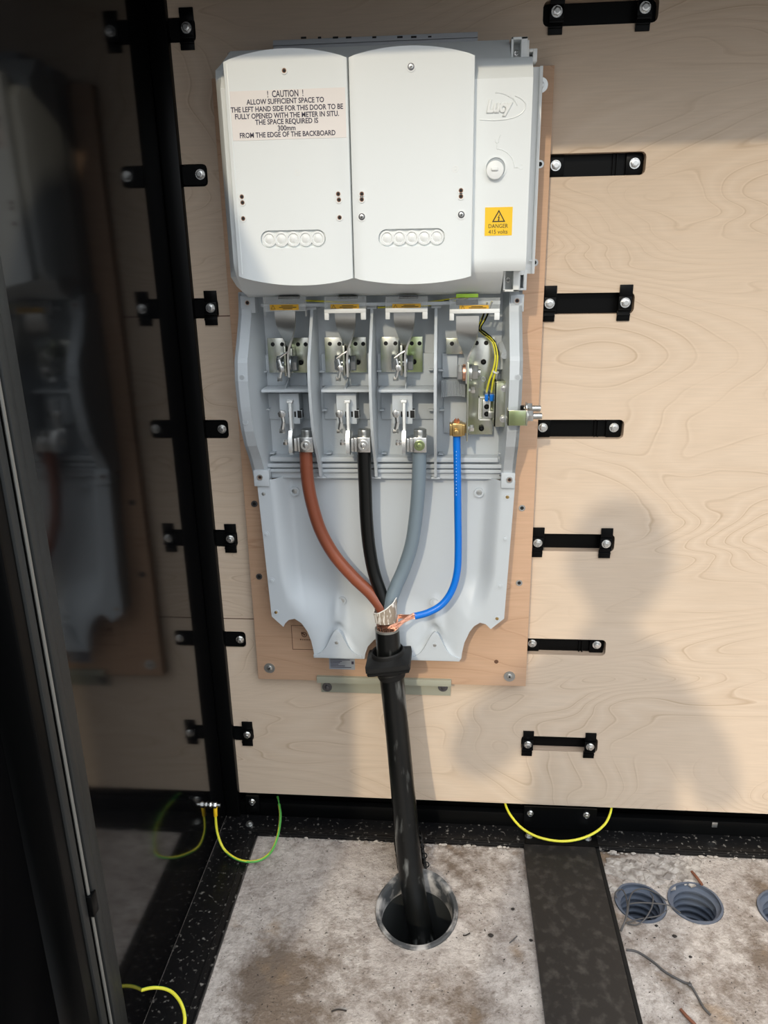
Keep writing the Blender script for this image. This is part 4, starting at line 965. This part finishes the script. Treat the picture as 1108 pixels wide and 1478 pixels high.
# rubber gland around the cable
gl = thing('rubber_gland', 'loose black rubber gland plate around the thick cable below the white tray', 'gland', (-0.10, -0.1, 0.40))
g0, g1 = at(560.5, 948, -.0965), at(567, 985, -.0985); gax = (g0-g1).normalized()
gu = (Vector((1, 0, 0))-gax*gax.x).normalized(); gv = gax.cross(gu)
def gpt(a, r, h): return g0+gu*(math.cos(a)*r)+gv*(math.sin(a)*r)+gax*h
def sq(a, s):
    c, d = abs(math.cos(a)), abs(math.sin(a)); return s/((c**20+d**20)**(1/20))
n = 40
def loft(k, rings, closed=True):
    R = [[k.bm.verts.new(p) for p in r] for r in rings]
    for r0, r1 in zip(R, R[1:]):
        for j in range(len(r0)): k.bm.faces.new((r0[j], r0[(j+1) % len(r0)], r1[(j+1) % len(r0)], r1[j]))
A_ = [2*PI*j/n for j in range(n)]
k = MB()
loft(k, [[gpt(a, .0258, -.012) for a in A_], [gpt(a, .0262, .013) for a in A_], [gpt(a, .0285, .0140) for a in A_], [gpt(a, .0298, .0115) for a in A_], [gpt(a, .0302, .0055) for a in A_], [gpt(a, (.0302+sq(a, .0385))/2, .0022) for a in A_], [gpt(a, sq(a, .0392), -.0010) for a in A_], [gpt(a, sq(a, .0396), -.0085) for a in A_], [gpt(a, sq(a, .0362), -.0095) for a in A_], [gpt(a, sq(a, .0362), -.012) for a in A_], [gpt(a, sq(a, .0385), -.013) for a in A_], [gpt(a, sq(a, .0372), -.0165) for a in A_], [gpt(a, .0272, -.018) for a in A_], [gpt(a, .0258, -.012) for a in A_]])
k.build('flange', M['rubber'], gl, ang=20)
k = MB()
loft(k, [[gpt(a, .0266, -.0155) for a in A_], [gpt(a, .0268, -.024) for a in A_], [gpt(a, .0249, -.026) for a in A_], [gpt(a, .0262, -.028) for a in A_], [gpt(a, .0248, -.031) for a in A_], [gpt(a, .0254, -.034) for a in A_], [gpt(a, .0238, -.039) for a in A_], [gpt(a, .0232, -.039) for a in A_], [gpt(a, .0240, -.0155) for a in A_]])
k.build('boot', M['rubber'], gl, ang=40)

# thin yellow and black control wires with blue ferrules
def two_tone(name, pts, r, parent=None, mats=('yellow_w', 'black_paint'), two=(0.0, 8), seg=12):
    k = MB(); k.tube([at(*p) for p in pts], r, seg, smooth=7, two=two); return k, [M[m] for m in mats]
WLAB = ['left yellow control wire looping down to a blue ferrule beside the neutral plate', 'right yellow control wire looping down to a blue ferrule beside the neutral plate']
for i, (pts, tip) in enumerate(((((703, 436, -.090), (697, 456, -.086), (690.5, 473, -.080), (696, 481, -.068), (704, 487, -.060), (711, 495, -.062), (714.5, 512, -.070), (712.5, 530, -.072), (706, 549, -.070), (702, 566, -.062)), (702, 566)),
                                 (((710, 435, -.090), (702, 457, -.084), (693.5, 473, -.078), (700, 480, -.067), (708, 487, -.060), (714.5, 496, -.064), (718, 513, -.071), (716, 532, -.072), (711.5, 550, -.070), (709, 566, -.062)), (709, 566)))):
    t = thing('control_wire', WLAB[i], 'wire', at(tip[0], tip[1], -.062))
    k, mm = two_tone('w', pts, .0016, two=(0.12, 8)); k.build('insulation', mm, t, ang=80)
    p0 = at(tip[0], tip[1]-3, -.063); p1 = at(tip[0], tip[1]+3, -.061)
    k = MB(); k.cyl(p0, p1, .0027, 12); k.build('crimp_sleeve', M['clear'], t)
    k = MB(); k.prism([(p1.x-.0030, p1.z), (p1.x+.0030, p1.z), (p1.x+.0026, p1.z-.011), (p1.x-.0026, p1.z-.011)], p1.y-.0028, p1.y+.0028, bev=.0008); k.build('blue_ferrule', M['blue'], t, label='bright blue ferrule')
for i, (pts, l) in enumerate(((((440, 434, -.062), (470, 435, -.058), (500, 436.5, -.058), (522, 438, -.060), (548, 439, -.062)), 'yellow and black wire behind the clear shrouds between first and second phases'),
                              (((545, 440, -.062), (575, 437.5, -.060), (610, 437, -.060), (645, 432.5, -.064), (672, 428, -.068)), 'upper yellow and black wire running behind the third clear shroud towards the neutral'),
                              (((545, 444, -.062), (580, 442, -.060), (615, 441, -.060), (648, 436.5, -.064), (676, 430, -.068)), 'lower yellow and black wire running behind the third clear shroud towards the neutral'))):
    k, mm = two_tone('w', pts, .0015, two=(0.1, 7)); tag(k.build('signal_wire', mm, origin=at(*pts[0]), ang=80), l, 'wire')
p = at(715, 538, -.075); k = MB(); k.ring(p+Vector((0, .002, 0)), (0.3, -.2, 1), .0050, .0038, .0022, 14); tag(k.build('cable_tie', M['white2'], origin=p), 'white tie binding the two yellow control wires', 'cable tie')

# earth wires
def earth(pts, r, label, rot=0.05, ends=()):
    t = thing('earth_wire', label, 'wire', pts[-1])
    k = MB(); k.tube(pts, r, 14, smooth=10, two=(rot, 7)); k.build('insulation', [M['green_w'], M['yellow_w']], t, ang=80)
    for nm, p, q in ends:
        k = MB(); k.cyl(p, q, r*1.5, 12, bev=.0006); k.build(nm, M['yellow' if nm == 'heat_shrink' else 'steel'], t)
    return t
E1 = [at(310.5, 1166, -.100), at(311, 1180, -.101), at(313.5, 1202, -.105), at(322, 1224, -.115), at(338, 1238, -.130), at(356, 1243.5, -.137), at(376, 1241, -.130), at(392, 1228, -.105), at(401, 1205, -.075), at(404.5, 1180, -.038), at(403, 1163, -.006), at(400.5, 1150, .0205)]
earth(E1, .0026, 'green and yellow earth wire looping from the left corner stud to behind the plywood', .06, (('heat_shrink', at(310.5, 1165, -.100), at(311, 1178, -.101)),))
E2 = [at(727, 1152, .021), at(731, 1166, .004), at(739, 1180, -.020), at(754, 1196, -.042), at(776, 1208, -.056), at(805, 1214, -.062), at(832, 1212, -.058), at(856, 1203, -.045), at(873, 1189, -.026), at(881, 1172, -.004), at(882.5, 1157, .021)]
earth(E2, .0025, 'yellow and green earth wire hanging across the bolted end of the floor beam', .035)
def zq(px, py, z): return atz(px, py, z)
E3 = [zq(178, 1448, .050), zq(186, 1440, .058), zq(202, 1430, .062), zq(224, 1425.5, .062), zq(245, 1430, .058), zq(260, 1446, .052), zq(266.5, 1468, .044), zq(263, 1490, .035), zq(250, 1515, .015)]
earth(E3, .0026, 'green and yellow earth wire arching over the left base rail in the bottom corner', .05)
# stud of the corner earth wire
t = thing('earth_stud', 'small bright threaded stud with nuts at the foot of the left corner', 'stud', at(306, 1162, -.100))
p = at(310.5, 1162, -.100); k = MB(); k.cyl((XW-.001, p.y, p.z), (p.x+.010, p.y, p.z), .0035, 12); k.build('stud', M['steel'], t)
k = MB(); k.hexa((p.x-.004, p.y, p.z), (p.x+.003, p.y, p.z), .0062); k.build('hex_nut', M['steel'], t)
k = MB(); k.hexa((XW+.001, p.y, p.z), (XW+.006, p.y, p.z), .0062); k.build('hex_nut', M['steel'], t)

# ================================================================== FLOOR
du = thing('cable_duct', 'large round grey duct set in the slab with the thick black cable in it', 'duct', (DUCT.x, DUCT.y, -0.28))
k = MB(); k.lathe(DUCT, [(1.0, -.28), (1.0, .0), (.995, .0035), (.965, .0045), (.93, .0030), (.91, .0035), (.885, .0015), (.872, -.004), (.86, -.030)], 56, sx=DRX-.0004, sy=DRY-.0004)
for v in k.bm.verts:
    if v.co.z > 0: v.co.z += .0016*pnoise(v.co*28)+(.010 if v.co.y > DUCT.y+.05 else 0)*max(0, (v.co.y-DUCT.y-.05)/.035)
k.build('rim', M['duct'], du, ang=50)
k = MB(); k.lathe(DUCT, [(.862, -.028), (.855, -.032), (.845, -.034), (.84, -.27)], 48, sx=DRX, sy=DRY); k.build('shaded_wall', M['duct_in'], du)  # deeper duct wall, its shade put in as a darker colour
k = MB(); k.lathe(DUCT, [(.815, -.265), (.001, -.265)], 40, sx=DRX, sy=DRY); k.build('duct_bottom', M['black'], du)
# torn conduit strip standing behind the cable
t = thing('conduit_remnant', 'torn strip of black ribbed conduit standing behind the thick cable at the slab', 'conduit', at(592, 1250, -.10))
c0, c1 = at(596, 1262, -.128), at(588, 1205, -.085)
k = MB(); rows = []
for i in range(15):
    u = i/14; c_ = c0.lerp(c1, u); r = .0265+(.0022 if i % 2 else 0)
    rows.append([k.bm.verts.new(c_+Vector((math.cos(a)*r, math.sin(a)*r*.8, .004*math.sin(3*a)))) for a in [(-.12+1.24*j/14)*PI for j in range(15)]])
for r0, r1 in zip(rows, rows[1:]):
    for j in range(14): k.bm.faces.new((r0[j], r0[j+1], r1[j+1], r1[j]))
k.build('ribbed_shell', M['rubber'], t, ang=60)
for px, py in ((604, 1209), (608, 1222), (612, 1235), (615, 1248)):
    p = at(px, py, -.105-(py-1209)*.0006); k = MB(); k.tube([p+Vector((.0052*math.cos(a), 0, .0062*math.sin(a))) for a in [j*PI/6 for j in range(13)]], .0012, 6, smooth=1); k.build('torn_loop', M['rubber'], t)
for i, (p, r, l) in enumerate(zip(CORR, CR, ('blue grey corrugated duct mouth nearest the floor beam, tangled in thin wire', 'blue grey corrugated duct mouth, middle one of three in the slab', 'blue grey corrugated duct mouth cut by the right edge of the picture'))):
    t = thing('corrugated_duct', l, 'duct', (p.x, p.y, -.26)); prf = [(r-.0006, -.26), (r-.0006, -.004), (r-.0006, .0012), (r-.0022, .0012)]
    z = .001; kq = 0
    while z > -.20:
        prf += [(r-.0045, z), (r-.0028, z-.003), (r-.0028, z-.008), (r-.0115, z-.0102), (r-.0115, z-.0130)]; z -= .0150
    prf += [(r-.009, -.25)]
    k = MB(); k.lathe((p.x, p.y, 0), prf, 44)
    for v in k.bm.verts:
        if v.co.z > -.001: v.co.z += .003*pnoise(v.co*35)+.001
    k.build('ribbed_wall', M['corr'], t, ang=50)
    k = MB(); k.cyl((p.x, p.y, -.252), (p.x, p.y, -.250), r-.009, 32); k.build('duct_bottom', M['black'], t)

# cross beam with its bolted end
bm_ = thing('floor_beam', 'scuffed black steel beam running from the back rail towards the viewer', 'beam', (0.23, -0.5, 0))
bx0, bx1 = 0.1545, 0.3005
k = MB(); k.box(bx0, bx1-.008, -.95, -.0552, .0, .0125, .0015); k.build('top_plate', M['beam'], bm_)
k = MB(); k.box(bx1-.0075, bx1, -.95, -.0552, .0, .0095, .0015); k.build('edge_strip', M['rubber'], bm_)
k = MB(); x0, x1, z0, z1 = rect(756, 1162, 861, 1187, -.010)
k.prismx([(-.0105, .0085), (-.0105, .064), (-.0070, .064), (-.0070, .0125), (-.0030, .0085)], x0, x1); k.box(x0, x1, -.0545, -.0105, .0082, .0125, .001)
k.build('end_bracket', M['black_paint'], bm_)
for px, py in ((765, 1173.5), (846, 1176)): hexbolt(bm_, at(px, py, -.0105), (0, -1, 0), .0052, 'bracket_bolt')
for px, py in ((763, 1207), (848, 1210.5)):
    p = atz(px, py, .0125); hexbolt(bm_, p, (0, 0, 1), .0058, 'floor_bolt', 'dull_steel')
# bolts of the corner
t = thing('corner_plate', 'black plate with a bolt below the left end of the plywood', 'plate', at(364, 1157, -.01))
x0, x1, z0, z1 = rect(355, 1148, 374, 1172, -.008); k = MB(); k.box(x0, x1, -.0085, -.0025, max(z0, .012), .060, .001); k.build('plate', M['black_paint'], t); hexbolt(t, at(364, 1157, -.0085), (0, -1, 0), .0055)
t = thing('rail_bolt', 'dusty bolt on the base rail in the left corner', 'bolt', atz(360, 1190, .0078)); hexbolt(t, atz(360, 1190, .0078), (0, 0, 1), .0062, 'bolt_head', 'dull_steel')
t = thing('rail_clip', 'small pale clip on the back rail, right of the beam', 'clip', at(1031, 1190, -.0025)); x0, x1, z0, z1 = rect(1027, 1187, 1035, 1194, -.0035); k = MB(); k.box(x0, x1, -.0045, -.0021, z0, z1, .0006); k.build('clip', M['dull_steel'], t)

# loose wires, twigs, rubble and dirt on the slab
def loose(name, pts, r, m, label, cat):
    k = MB(); k.tube(pts, r, 7, smooth=6); return tag(k.build(name, M[m], origin=pts[0], ang=80), label, cat)
Z_ = lambda px, py, z=.002: atz(px, py, z)
loose('loose_wire', [Z_(904, 1371), Z_(920, 1374), Z_(942, 1388), Z_(960, 1403), Z_(985, 1417), Z_(996, 1422, .004), Z_(1006, 1438), Z_(1015, 1454), Z_(1025, 1465)], .0019, 'wire_dark', 'long dark wire lying on the slab right of the beam', 'wire')
k = MB(); p = Z_(995, 1421, .004); k.lathe(p, [(.0003, -.0035), (.003, -.002), (.0035, .001), (.001, .003)], 10); tag(k.build('wire_knot', M['wire_dark'], origin=p), 'dark knot on the long loose wire', 'knot')
TW = [[Z_(895, 1343), Z_(905, 1320, .012), Z_(908, 1298, .016), Z_(915, 1286, .012), Z_(930, 1283, .010), Z_(948, 1290, .010), Z_(962, 1300, .006)],
      [Z_(890, 1296, .006), Z_(888, 1288, .010), Z_(897, 1284, .008), Z_(903, 1294, .012), Z_(905, 1312, .014), Z_(900, 1334, .006), Z_(896, 1344)],
      [Z_(905, 1333), Z_(918, 1335, .004), Z_(930, 1327, .008), Z_(940, 1310, .014), Z_(942, 1296, .014), Z_(938, 1289, .012)],
      [Z_(907, 1305, .012), Z_(922, 1303, .016), Z_(945, 1304, .014), Z_(965, 1307, .008), Z_(982, 1318, .003)],
      [Z_(903, 1332), Z_(925, 1326, .003), Z_(950, 1322, .003), Z_(962, 1314, .003)]]
for i, (pts, l) in enumerate(zip(TW, ('binding wire arching over the top of the duct mouth nearest the beam', 'binding wire looped at the left side of the duct mouth nearest the beam', 'binding wire curving up the right half of the duct mouth nearest the beam', 'binding wire crossing the duct mouth nearest the beam towards the middle duct', 'binding wire along the lower lip of the duct mouth nearest the beam'))):
    loose('binding_wire', pts, .0013, 'wire_dark', l, 'wire')
loose('twig', [Z_(998, 1258, .004), Z_(1005, 1266, .006), Z_(1013, 1277, .005)], .0026, 'twig', 'short red brown twig behind the middle corrugated duct', 'twig')
loose('twig', [Z_(982, 1457, .003), Z_(990, 1466, .004), Z_(1003, 1479, .003)], .0026, 'twig', 'short red brown twig at the bottom edge, left of the long wire', 'twig')
loose('straw', [Z_(746, 1351, .002), Z_(741, 1356, .003), Z_(735, 1361, .002)], .0010, 'wire_dark', 'short dry straw left of the floor beam', 'straw')
loose('straw', [Z_(478, 1460), Z_(488, 1457, .003), Z_(500, 1459)], .0012, 'dirt', 'dark straw on the stained slab near the bottom edge', 'straw')
loose('straw', [Z_(668, 1350), Z_(672, 1350, .003), Z_(678, 1347)], .0012, 'dirt', 'dark straw right of the large round duct', 'straw')
def lump(p, r, m, name, label, cat, seed, flat=.6, parent=None):
    k = MB(); bmesh.ops.create_icosphere(k.bm, subdivisions=2, radius=1)
    for v in k.bm.verts:
        n_ = 1+.35*pnoise(v.co*1.3+Vector((seed*3.1, seed, 0))); v.co = Vector((v.co.x*r*n_, v.co.y*r*.8*n_, max(v.co.z*r*flat*n_, -r*.2)))+Vector(p)
    o = k.build(name, M[m], parent, origin=p if parent is None else None, ang=30)
    return tag(o, label, cat) if parent is None else o
FL_ = [(740, 1312, .0035, 'dark leaf scrap near the beam, level with the large duct'), (708, 1350, .0048, 'dark leaf scrap right of the large round duct, larger one'), (766, 1357, .0034, 'dark leaf scrap touching the left edge of the beam'), (973, 1351, .0042, 'dark crumb on the slab below the middle corrugated duct'), (996, 1381, .0030, 'dark crumb above the middle of the long loose wire'), (947, 1336, .0030, 'dark crumb just below the duct mouth nearest the beam')]
for i, (px, py, r, l) in enumerate(FL_): lump(atz(px, py, .001), r, 'dirt', 'dirt_crumb', l, 'dirt', i+1, .45)
rb = MB(); rr_ = random.Random(11)
for j in range(190):
    px = rr_.uniform(878, 1010); py = rr_.uniform(1243, 1283); 
    if py > 1262+abs(px-945)*-.12+10 and rr_.random() < .6: continue
    if ((px-924)/46)**2+((py-1303)/28)**2 < 1 or ((px-1003)/48)**2+((py-1303)/30)**2 < 1: continue
    p = atz(px, py, 0); r = rr_.uniform(.005, .0135); s_ = rr_.uniform(0, 40)
    ic = bmesh.ops.create_icosphere(rb.bm, subdivisions=1, radius=1)['verts']
    for v in ic:
        n_ = 1+.45*pnoise(v.co*1.2+Vector((s_, 0, s_))); v.co = Vector((v.co.x*r*n_, v.co.y*r*n_, v.co.z*r*.5*n_))+p-Vector((0, 0, r*.12))
o = stuff(rb.build('rubble', M['stone'], origin=atz(945, 1262, 0), ang=25)); tag(o, 'pale crumbly lime rubble between the back rail and the corrugated ducts', 'rubble')
cr = MB()
for j in range(260):
    px, py = rr_.uniform(330, 1100), rr_.uniform(1225, 1476); p = atz(px, py, .0004)
    if -.38 > p.x or bx0-.005 < p.x < bx1+.005 or p.y > -.06: continue
    if ((p.x-DUCT.x)/(DRX+.006))**2+((p.y-DUCT.y)/(DRY+.006))**2 < 1 or any((p.x-q.x)**2+(p.y-q.y)**2 < .054**2 for q in CORR): continue
    r = rr_.uniform(.0005, .0014); a = rr_.uniform(0, PI); el = rr_.uniform(1, 2.6)
    cr._add([(p.x+math.cos(a+t_)*r*(el if t_ in (0, PI) else .8), p.y+math.sin(a+t_)*r*(el if t_ in (0, PI) else .8), p.z) for t_ in (0, PI/2, PI, 3*PI/2)]+[(p.x, p.y, p.z+r)], [(0, 1, 4), (1, 2, 4), (2, 3, 4), (3, 0, 4), (3, 2, 1, 0)])
tag(stuff(cr.build('dirt_specks', M['dirt'], origin=(0, -.3, 0))), 'tiny dark specks of dirt scattered over the slab', 'dirt')

# ================================================================== THE PHOTOGRAPHER, whose shadow falls on the plywood
def skinned(name, joints, bones, m, parent, sub=2):
    me = bpy.data.meshes.new(name); me.from_pydata([j[0] for j in joints], bones, [])
    o = bpy.data.objects.new(name, me); COL.objects.link(o)
    sk = o.modifiers.new('s', 'SKIN'); sk.use_smooth_shade = True
    for v, j in zip(me.skin_vertices[0].data, joints): v.radius = (j[1], j[2] if len(j) > 2 else j[1])
    me.skin_vertices[0].data[0].use_root = True
    sb = o.modifiers.new('b', 'SUBSURF'); sb.levels = sb.render_levels = sub
    bpy.context.view_layer.update()
    out = bpy.data.meshes.new_from_object(o.evaluated_get(bpy.context.evaluated_depsgraph_get()))
    bpy.data.objects.remove(o); org = ORG[parent.name]; out.transform(Matrix.Translation(-org)); out.materials.clear(); out.materials.append(m)
    q = bpy.data.objects.new(name, out); COL.objects.link(q); q.parent = parent; ORG[q.name] = org; return q
hx, hy = -0.085, -1.60
pt = thing('person', 'person in a dark jacket standing behind the viewpoint, holding a phone up with both hands', 'person', (hx, hy, 0))
J = [((hx, hy, .82), .15, .11), ((hx, hy+.01, 1.00), .15, .105), ((hx, hy, 1.12), .16, .11), ((hx-.012, hy, 1.20), .10, .08), ((hx-.008, hy+.01, 1.30), .072, .06), ((hx, hy+.03, 1.385), .062),
     ((hx-.125, hy, 1.235), .072), ((hx-.215, hy+.01, 1.16), .064), ((hx-.255, hy+.05, 1.04), .052), ((hx-.10, hy+.225, 1.045), .036), ((hx+.012, hy+.262, 1.085), .027),
     ((hx+.115, hy, 1.195), .066), ((hx+.185, hy+.01, 1.11), .058), ((hx+.235, hy+.05, 0.98), .048), ((hx+.20, hy+.215, 1.03), .036), ((hx+.135, hy+.262, 1.085), .027),
     ((hx-.09, hy, .78), .092), ((hx-.10, hy+.02, .46), .062), ((hx-.10, hy-.01, .075), .046), ((hx+.09, hy, .78), .092), ((hx+.10, hy+.02, .46), .062), ((hx+.10, hy-.01, .075), .046)]
skinned('body', J, [(0, 1), (1, 2), (2, 3), (3, 4), (4, 5), (3, 6), (6, 7), (7, 8), (8, 9), (9, 10), (3, 11), (11, 12), (12, 13), (13, 14), (14, 15), (0, 16), (16, 17), (17, 18), (0, 19), (19, 20), (20, 21)], M['jacket'], pt)
for s_ in (-1, 1): skinned('boot', [((hx+s_*.10, hy-.03, .055), .048), ((hx+s_*.10, hy+.06, .045), .044), ((hx+s_*.105, hy+.16, .035), .035)], [(0, 1), (1, 2)], M['boot'], pt)
k = MB(); bmesh.ops.create_uvsphere(k.bm, u_segments=28, v_segments=20, radius=1); hc = Vector((hx, hy+.045, 1.475))
for v in k.bm.verts:
    c_ = v.co.copy(); w_ = .082*(1-.18*max(0, -c_.z)); y_ = .094*c_.y; z_ = .112*c_.z
    if c_.y > .5:
        nose = math.exp(-((c_.x)/.16)**2-((c_.z+.12)/.20)**2); y_ += .022*nose
        for sx_ in (-1, 1): y_ -= .010*math.exp(-((c_.x-sx_*.42)/.17)**2-((c_.z-.08)/.12)**2)
        y_ += .006*math.exp(-(c_.x/.3)**2-((c_.z+.48)/.07)**2)
    v.co = hc+Vector((w_*c_.x, y_, z_))
for sx_ in (-1, 1): k.lathe(hc+Vector((sx_*.084, -.005, -.005)), [(.002, -.03), (.012, -.02), (.016, .01), (.010, .028), (.002, .03)], 10, sx=.5)
k.build('head', M['skin'], pt, ang=60)
for sx_ in (-1, 1):
    k = MB(); bmesh.ops.create_uvsphere(k.bm, u_segments=12, v_segments=8, radius=.0105); bmesh.ops.translate(k.bm, verts=k.bm.verts[:], vec=hc+Vector((sx_*.033, .072, .008))); k.build('eye', M['label_white'], pt)
    k = MB(); c_ = hc+Vector((sx_*.033, .0815, .008)); k.cyl(c_, c_+Vector((0, .0015, 0)), .0048, 12); k.build('iris', M['hair'], pt)
    k = MB(); c_ = hc+Vector((sx_*.034, .080, .027)); k.tube([c_+Vector((-.014, -.004, -.002)), c_+Vector((0, .003, .002)), c_+Vector((.014, -.004, -.002))], .0026, 6, smooth=3); k.build('eyebrow', M['hair'], pt)
k = MB(); c_ = hc+Vector((0, .083, -.054)); k.tube([c_+Vector((-.020, -.006, 0)), c_+Vector((0, .002, -.001)), c_+Vector((.020, -.006, 0))], [.002, .0042, .002], 8, smooth=4); k.build('mouth', M['brass_lip'], pt)
k = MB(); bmesh.ops.create_uvsphere(k.bm, u_segments=24, v_segments=16, radius=1)
for v in k.bm.verts:
    c_ = v.co.copy(); v.co = hc+Vector((.090*c_.x, -.010+.096*c_.y*(.78 if c_.y > 0 else 1), .012+.112*max(c_.z, -.45-.5*c_.y if c_.y < 0 else .25)))
k.build('hair', M['hair'], pt, ang=60)
for s_ in (-1, 1):
    wr = Vector((hx+.012, hy+.262, 1.085)) if s_ < 0 else Vector((hx+.135, hy+.262, 1.085)); jt = [(tuple(wr), .022), (tuple(wr+Vector((s_*-.004, .010, .040))), .026, .014), (tuple(wr+Vector((0, .012, .065))), .024, .011)]
    skinned('hand', jt, [(0, 1), (1, 2)], M['skin'], pt)
    for q in range(4):
        b0 = wr+Vector((s_*(.018-.012*q)*-1, .010, .066)); L_ = (.020, .024, .022, .017)[q]
        skinned('finger', [(tuple(b0), .0085), (tuple(b0+Vector((0, .006, L_))), .0078), (tuple(b0+Vector((s_*-.006, .004, L_*1.8))), .0066)], [(0, 1), (1, 2)], M['skin'], pt, 1)
    b0 = wr+Vector((s_*-.02, .004, .030)); skinned('thumb', [(tuple(b0), .0105), (tuple(b0+Vector((s_*-.014, -.004, .022))), .0092), (tuple(b0+Vector((s_*-.016, -.004, .042))), .0075)], [(0, 1), (1, 2)], M['skin'], pt, 1)
ph = MB(); ph.box(-.036, .036, -.075, .075, -.004, .004, .003); mw = Matrix((RIGHT, UP, -FWD)).transposed().to_4x4(); mw.translation = EYE-FWD*.012-UP*.05
bmesh.ops.transform(ph.bm, matrix=mw, verts=ph.bm.verts[:]); tag(ph.build('phone', M['phone'], origin=EYE-FWD*.012-UP*.05), 'dark phone held in both hands behind the viewpoint', 'phone')

cr = MB(); rr_ = random.Random(5)
for j in range(190):
    x = rr_.uniform(-.37, .62); 
    if bx0-.004 < x < bx1+.004: continue
    if rr_.random() > .5+.5*pnoise(Vector((x*14, 3, 0))) : continue
    r = rr_.uniform(.0012, .0038); p = Vector((x, -.0565-rr_.uniform(0, .005), .001+rr_.uniform(0, .004))); s_ = rr_.uniform(0, 40)
    for v in bmesh.ops.create_icosphere(cr.bm, subdivisions=1, radius=1)['verts']:
        n_ = 1+.5*pnoise(v.co*1.2+Vector((s_, 0, s_))); v.co = Vector((v.co.x*r*1.7*n_, v.co.y*r*n_, v.co.z*r*.7*n_))+p
tag(stuff(cr.build('lime_crust', M['stone'], origin=(0, -.06, 0), ang=25)), 'pale crumbly crust along the foot of the back rail', 'crust')
GR = dict(wall_bracket='black straps in the plywood slots', edge_bracket='black brackets on the left plywood edge', corrugated_duct='corrugated ducts in the slab', earth_wire='green and yellow earth wires',
          control_wire='yellow control wires of the neutral', signal_wire='wires behind the clear shrouds', binding_wire='binding wires over the left duct', twig='twigs on the slab', straw='straws on the slab', dirt_crumb='dark crumbs on the slab')
for o in COL.objects:
    if o.parent is None and o.name.split('.')[0] in GR: o['group'] = GR[o.name.split('.')[0]]
